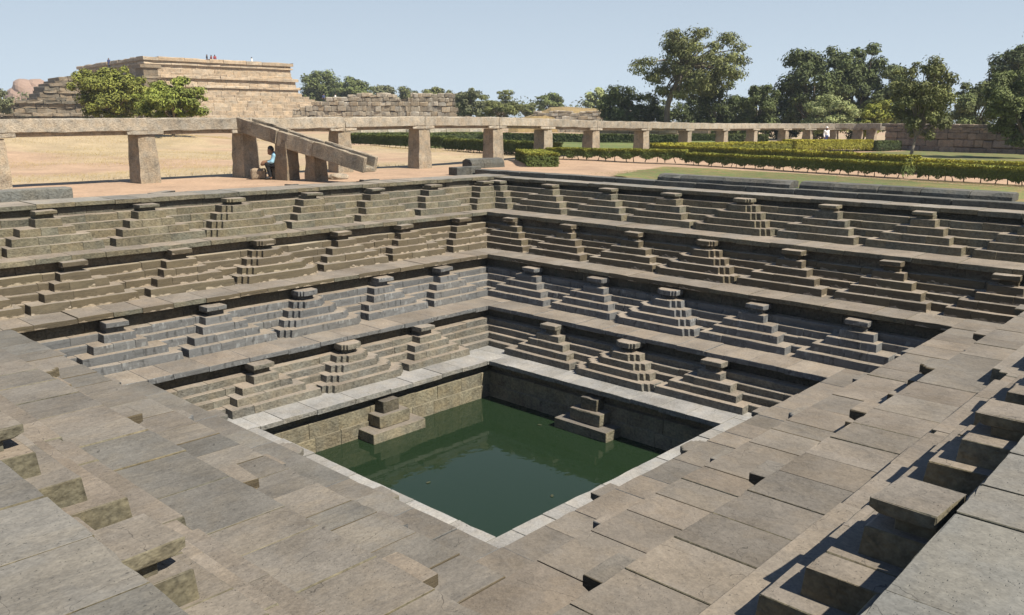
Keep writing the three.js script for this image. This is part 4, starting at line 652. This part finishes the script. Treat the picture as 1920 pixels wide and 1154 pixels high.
hedge('yellow_hedge', 'third yellow hedge under the right half of the aqueduct', on(34.5, 18.9), on(47.2, 15.9), 1.2, 0.64, 12000, 0.08, { top: YT, side: [0.20, 0.21, 0.025] });
hedge('yellow_hedge', 'bright yellow hedge in front of the person in white', on(47.4, 15.8), on(54.9, 13.0), 1.4, 0.75, 14000, 0.08, { top: [0.50, 0.45, 0.045], side: [0.35, 0.335, 0.04], low: 0.04 });
hedge('dark_hedge', 'short dark green hedge ending at the boundary wall', on(55.1, 12.95), on(58.3, 12.1), 1.5, 0.75, 5000, 0.085, { top: [0.10, 0.135, 0.028], side: [0.06, 0.09, 0.024], low: 0.04 });
hedge('low_hedge', 'dark low hedge beyond the aqueduct, left part above the sand', on(26.6, 42), on(26.8, 30), 1.2, 0.8, 15000, 0.085, { top: [0.15, 0.18, 0.035], side: [0.08, 0.11, 0.028] });
hedge('low_hedge', 'dark low hedge beyond the aqueduct, running up to the clipped hedge block', on(26.8, 29.8), on(24.6, 19), 1.2, 0.8, 15000, 0.085, { top: [0.19, 0.21, 0.035], side: [0.085, 0.115, 0.028] });
const FH = { top: [0.13, 0.155, 0.035], side: [0.07, 0.095, 0.027], stem: 9 };
hedge('low_hedge', 'far dark hedge at the back of the lawn, left part seen under the troughs', at(668, 262, 82).setY(0.1), at(905, 262, 90).setY(0.1), 1.4, 0.7, 9000, 0.14, FH);
hedge('low_hedge', 'far dark hedge at the back of the lawn, right part seen under the troughs', at(900, 259, 84).setY(0.0), at(1290, 262, 80).setY(0.0), 1.4, 0.85, 12000, 0.14, FH);
hedge('low_hedge', 'far dark hedge by the aqueduct bend, behind its last openings', at(1290, 262, 92).setY(0.0), at(1440, 262, 92).setY(0.0), 1.4, 0.8, 5000, 0.14, FH);

// ---------------------------------------------------------------- people
// a body is a smooth union of tapered capsules, meshed by marching cubes
function bodyGeo(bones, cell, grow = 0, k = 0.035) {
  const lo = new THREE.Vector3(1e9, 1e9, 1e9), hi = lo.clone().negate();
  for (const [a, b, ra, rb] of bones) for (const [p, r] of [[a, ra], [b, rb]]) for (let i = 0; i < 3; i++) { lo.setComponent(i, Math.min(lo.getComponent(i), p[i] - r - grow - 0.05)); hi.setComponent(i, Math.max(hi.getComponent(i), p[i] + r + grow + 0.05)); }
  const S = Math.max(hi.x - lo.x, hi.y - lo.y, hi.z - lo.z) / 2, c = lo.clone().add(hi).multiplyScalar(0.5), N = clamp(Math.ceil(2 * S / cell), 16, 110);
  const mc = new MarchingCubes(N, new THREE.MeshBasicMaterial(), false, false, 120000); mc.isolation = 0;
  const half = N / 2;
  for (let z = 0; z < N; z++) for (let y = 0; y < N; y++) for (let x = 0; x < N; x++) {
    const px = c.x + (x - half) / half * S, py = c.y + (y - half) / half * S, pz = c.z + (z - half) / half * S; let e = 0, m = 1e9; 
    const ds = [];
    for (const [a, b, ra, rb] of bones) { const bx = b[0] - a[0], by = b[1] - a[1], bz = b[2] - a[2], L2 = bx * bx + by * by + bz * bz || 1e-9, t = clamp(((px - a[0]) * bx + (py - a[1]) * by + (pz - a[2]) * bz) / L2, 0, 1); const d = Math.hypot(px - a[0] - bx * t, py - a[1] - by * t, pz - a[2] - bz * t) - (ra + (rb - ra) * t) - grow; ds.push(d); m = Math.min(m, d); }
    for (const d of ds) e += Math.exp(-(d - m) / k); mc.field[x + y * N + z * N * N] = -(m - k * Math.log(e) * 0.6);
  }
  mc.update();
  const n = mc.count ?? mc.geometry.drawRange.count, g = new THREE.BufferGeometry(), P = new Float32Array(n * 3), Q = new Float32Array(n * 3);
  for (let i = 0; i < n; i++) for (let j = 0; j < 3; j++) { P[i * 3 + j] = mc.positionArray[i * 3 + j] * S + c.getComponent(j); Q[i * 3 + j] = mc.normalArray[i * 3 + j]; }
  g.setAttribute('position', new THREE.BufferAttribute(P, 3)); g.setAttribute('normal', new THREE.BufferAttribute(Q, 3)); return g;
}
const SKIN = STD({ color: new THREE.Color(0.20, 0.105, 0.06), roughness: 0.6 }), HAIR = STD({ color: new THREE.Color(0.012, 0.010, 0.009), roughness: 0.5 });
const cloth = (r, g, b) => STD({ color: new THREE.Color(r, g, b), roughness: 0.9 });
// joints in metres: x forward, y up, z to the person's left
function person(pos, turn, label, J, C, cell, fine) {
  const g = base('person', pos, turn); tag(g, label, 'person');
  const m = (p, q, t) => p.map((v, i) => v + (q[i] - v) * t), up = (p, d) => [p[0], p[1] + d, p[2]];
  const head = [[up(J.head, 0.03), up(J.head, -0.01), 0.092, 0.088], [up(J.head, -0.03).map((v, i) => v + J.face[i] * 0.03), J.head.map((v, i) => v + J.face[i] * 0.035 - (i === 1 ? 0.085 : 0)), 0.066, 0.042], [J.head.map((v, i) => v + J.face[i] * 0.095 - (i === 1 ? 0.012 : 0)), J.head.map((v, i) => v + J.face[i] * 0.108 - (i === 1 ? 0.035 : 0)), 0.012, 0.018]];
  const neck = [[J.neck, J.head, 0.055, 0.05]];
  const torso = [[J.pelvis, J.chest, 0.125, 0.135], [J.chest, J.neck, 0.13, 0.07], [J.sL, J.sR, 0.065, 0.065], [J.hL, J.hR, 0.095, 0.095]];
  const arms = [[J.sL, J.eL, 0.056, 0.043], [J.sR, J.eR, 0.056, 0.043]], fore = [[J.eL, J.wL, 0.042, 0.028], [J.eR, J.wR, 0.042, 0.028]];
  const legs = [[J.hL, J.kL, 0.088, 0.058], [J.hR, J.kR, 0.088, 0.058], [J.kL, J.aL, 0.056, 0.038], [J.kR, J.aR, 0.056, 0.038]];
  const feet = [[J.aL, J.tL, 0.045, 0.035], [J.aR, J.tR, 0.045, 0.035]], hands = [];
  for (const [e, w] of [[J.eL, J.wL], [J.eR, J.wR]]) { const d = new THREE.Vector3(...w).sub(new THREE.Vector3(...e)).normalize(), s = new THREE.Vector3(0, 0, 1); s.addScaledVector(d, -s.dot(d)).normalize(); const P = (f, l, dn = 0) => [w[0] + d.x * f + s.x * l, w[1] + d.y * f + s.y * l - dn, w[2] + d.z * f + s.z * l]; hands.push([w, P(0.075, 0), 0.028, 0.034]); if (fine) for (let k = 0; k < 4; k++) { const l = (k - 1.5) * 0.021, len = [0.06, 0.075, 0.07, 0.052][k]; hands.push([P(0.08, l), P(0.08 + len * 0.6, l * 1.1, 0.006), 0.0095, 0.009], [P(0.08 + len * 0.6, l * 1.1, 0.006), P(0.08 + len, l * 1.1, 0.028), 0.009, 0.0075]); } if (fine) hands.push([P(0.02, 0.03), P(0.075, 0.058, 0.012), 0.012, 0.0095]); }
  const body = mesh('body', bodyGeo([...head, ...neck, ...torso, ...arms, ...fore, ...legs, ...feet, ...hands], cell), SKIN, g);
  mesh('shirt', bodyGeo([...torso, ...arms, ...(C.long ? fore : fore.map(([a, b, r, s]) => [a, m(a, b, 0.12), r, r]))], cell, 0.014), C.shirt, g);
  mesh('trousers', bodyGeo([[J.pelvis, m(J.pelvis, J.chest, 0.15), 0.128, 0.125], [J.hL, J.hR, 0.1, 0.1], ...legs], cell, 0.018), C.trousers, g);
  mesh('hair', bodyGeo([[up(J.head, 0.06).map((v, i) => v - J.face[i] * 0.012), J.head.map((v, i) => v - J.face[i] * 0.03 + (i === 1 ? 0.025 : 0)), 0.094, 0.098]], Math.min(cell, 0.02), 0.01), C.hair || HAIR, g);
  mesh('shoes', bodyGeo(feet, Math.min(cell, 0.02), 0.012), C.shoes || HAIR, g);
  if (C.strap) mesh('strap', bodyGeo([[[J.sR[0] + 0.05, J.sR[1] + 0.05, J.sR[2] * 0.7], [J.chest[0] + 0.1, J.chest[1], J.chest[2] + J.sR[2] * 0.9], 0.02, 0.02], [[J.sR[0] + 0.05, J.sR[1] + 0.05, J.sR[2] * 0.7], [J.chest[0] - 0.12, J.chest[1], J.chest[2] + J.sR[2] * 0.9], 0.02, 0.02]], 0.02, 0.012), HAIR, g);
  return g;
}
const SIT = { head: [0.0, 1.05, 0.0], face: [0.70, -0.71, 0], neck: [-0.10, 0.94, 0], chest: [-0.19, 0.77, 0], pelvis: [-0.27, 0.53, 0], sL: [-0.13, 0.87, 0.18], sR: [-0.13, 0.87, -0.18], hL: [-0.25, 0.50, 0.10], hR: [-0.25, 0.50, -0.10], eL: [-0.04, 0.66, 0.22], eR: [-0.03, 0.655, -0.2], wL: [0.17, 0.63, 0.10], wR: [0.20, 0.60, -0.07], kL: [0.14, 0.54, 0.13], kR: [0.15, 0.55, -0.13], aL: [0.03, 0.08, 0.11], aR: [0.05, 0.08, -0.11], tL: [0.18, 0.05, 0.13], tR: [0.20, 0.05, -0.13] };
const STAND = { head: [0.03, 1.58, 0], face: [0.97, -0.24, 0], neck: [0, 1.43, 0], chest: [0, 1.22, 0], pelvis: [0, 0.95, 0], sL: [0, 1.37, 0.18], sR: [0, 1.37, -0.18], hL: [0, 0.92, 0.09], hR: [0, 0.92, -0.09], eL: [-0.02, 1.09, 0.23], eR: [-0.02, 1.09, -0.23], wL: [0.08, 0.86, 0.22], wR: [0.10, 0.88, -0.2], kL: [0.03, 0.49, 0.1], kR: [-0.02, 0.49, -0.1], aL: [0, 0.08, 0.1], aR: [-0.06, 0.08, -0.1], tL: [0.15, 0.04, 0.12], tR: [0.1, 0.04, -0.12] };
const BLUE = cloth(0.30, 0.52, 0.66), BLACK = cloth(0.007, 0.007, 0.010), WHITEC = cloth(0.75, 0.75, 0.74), RED = cloth(0.30, 0.05, 0.05), NAVY = cloth(0.04, 0.06, 0.16);
person(V(4.42, 15.55, groundZ(4.4, 15.5) + 0.0), AZ * 0 + 2.62, 'man in a light blue shirt and black trousers sitting bent forward under the sloping trough', SIT, { shirt: BLUE, trousers: BLACK, strap: true, long: true }, 0.014, true);
person(V(60.2, 18.4, 0.0), -2.2, 'person with white headwear and shirt standing in a dark opening of the aqueduct', STAND, { shirt: WHITEC, trousers: NAVY, hair: WHITEC, long: true }, 0.03, false);
[[203, 111, 'in a blue shirt standing on the far left of the platform top', NAVY, 184], [388, 116, 'in dark clothes, left of three on the platform top', BLACK, 172], [396, 116.5, 'in a red top, middle of three on the platform top', RED, 173], [403, 117, 'in a dark red top, right of three on the platform top', RED, 172], [472, 118, 'in white standing alone on the right part of the platform top', WHITEC, 176]].forEach(([x, y, l, c, d], i) => { const p = at(x, y, d); p.y = i === 0 ? 11.3 : 11.75; person(p, -1.9 + i, `tiny person ${l}`, STAND, { shirt: c, trousers: i === 4 ? WHITEC : NAVY }, 0.06, false); });
[[607, 'in dark blue, left of two beside the ruined wall top', NAVY], [629, 'in white, right of two beside the ruined wall top', WHITEC]].forEach(([x, l, c], i) => { const p = at(x, 194, 165); person(p, -2 + i, `tiny person ${l}`, STAND, { shirt: c, trousers: i ? NAVY : BLACK }, 0.06, false); });

// specks that float on the pool
[[803, 905, 'left of the middle'], [1012, 797, 'far out by the right-hand wall'], [1035, 930, 'near its right side']].forEach(([x, y, l], i) => { const p = at(x, y, 10), d = p.clone().sub(EYE), q = EYE.clone().addScaledVector(d, (WATER + 0.012 - EYE.y) / d.y); const sh = new THREE.SphereGeometry(0.05, 8, 5); sh.scale(1.3, 0.16, 0.7); const m = mesh('fallen_leaf', sh, STD({ color: new THREE.Color(0.045, 0.05, 0.025) }), scene); m.position.copy(q); m.rotation.y = i * 1.9; tag(m, `small dead leaf floating on the green water, ${l}`, 'leaf'); });
renderer.render(scene, camera);
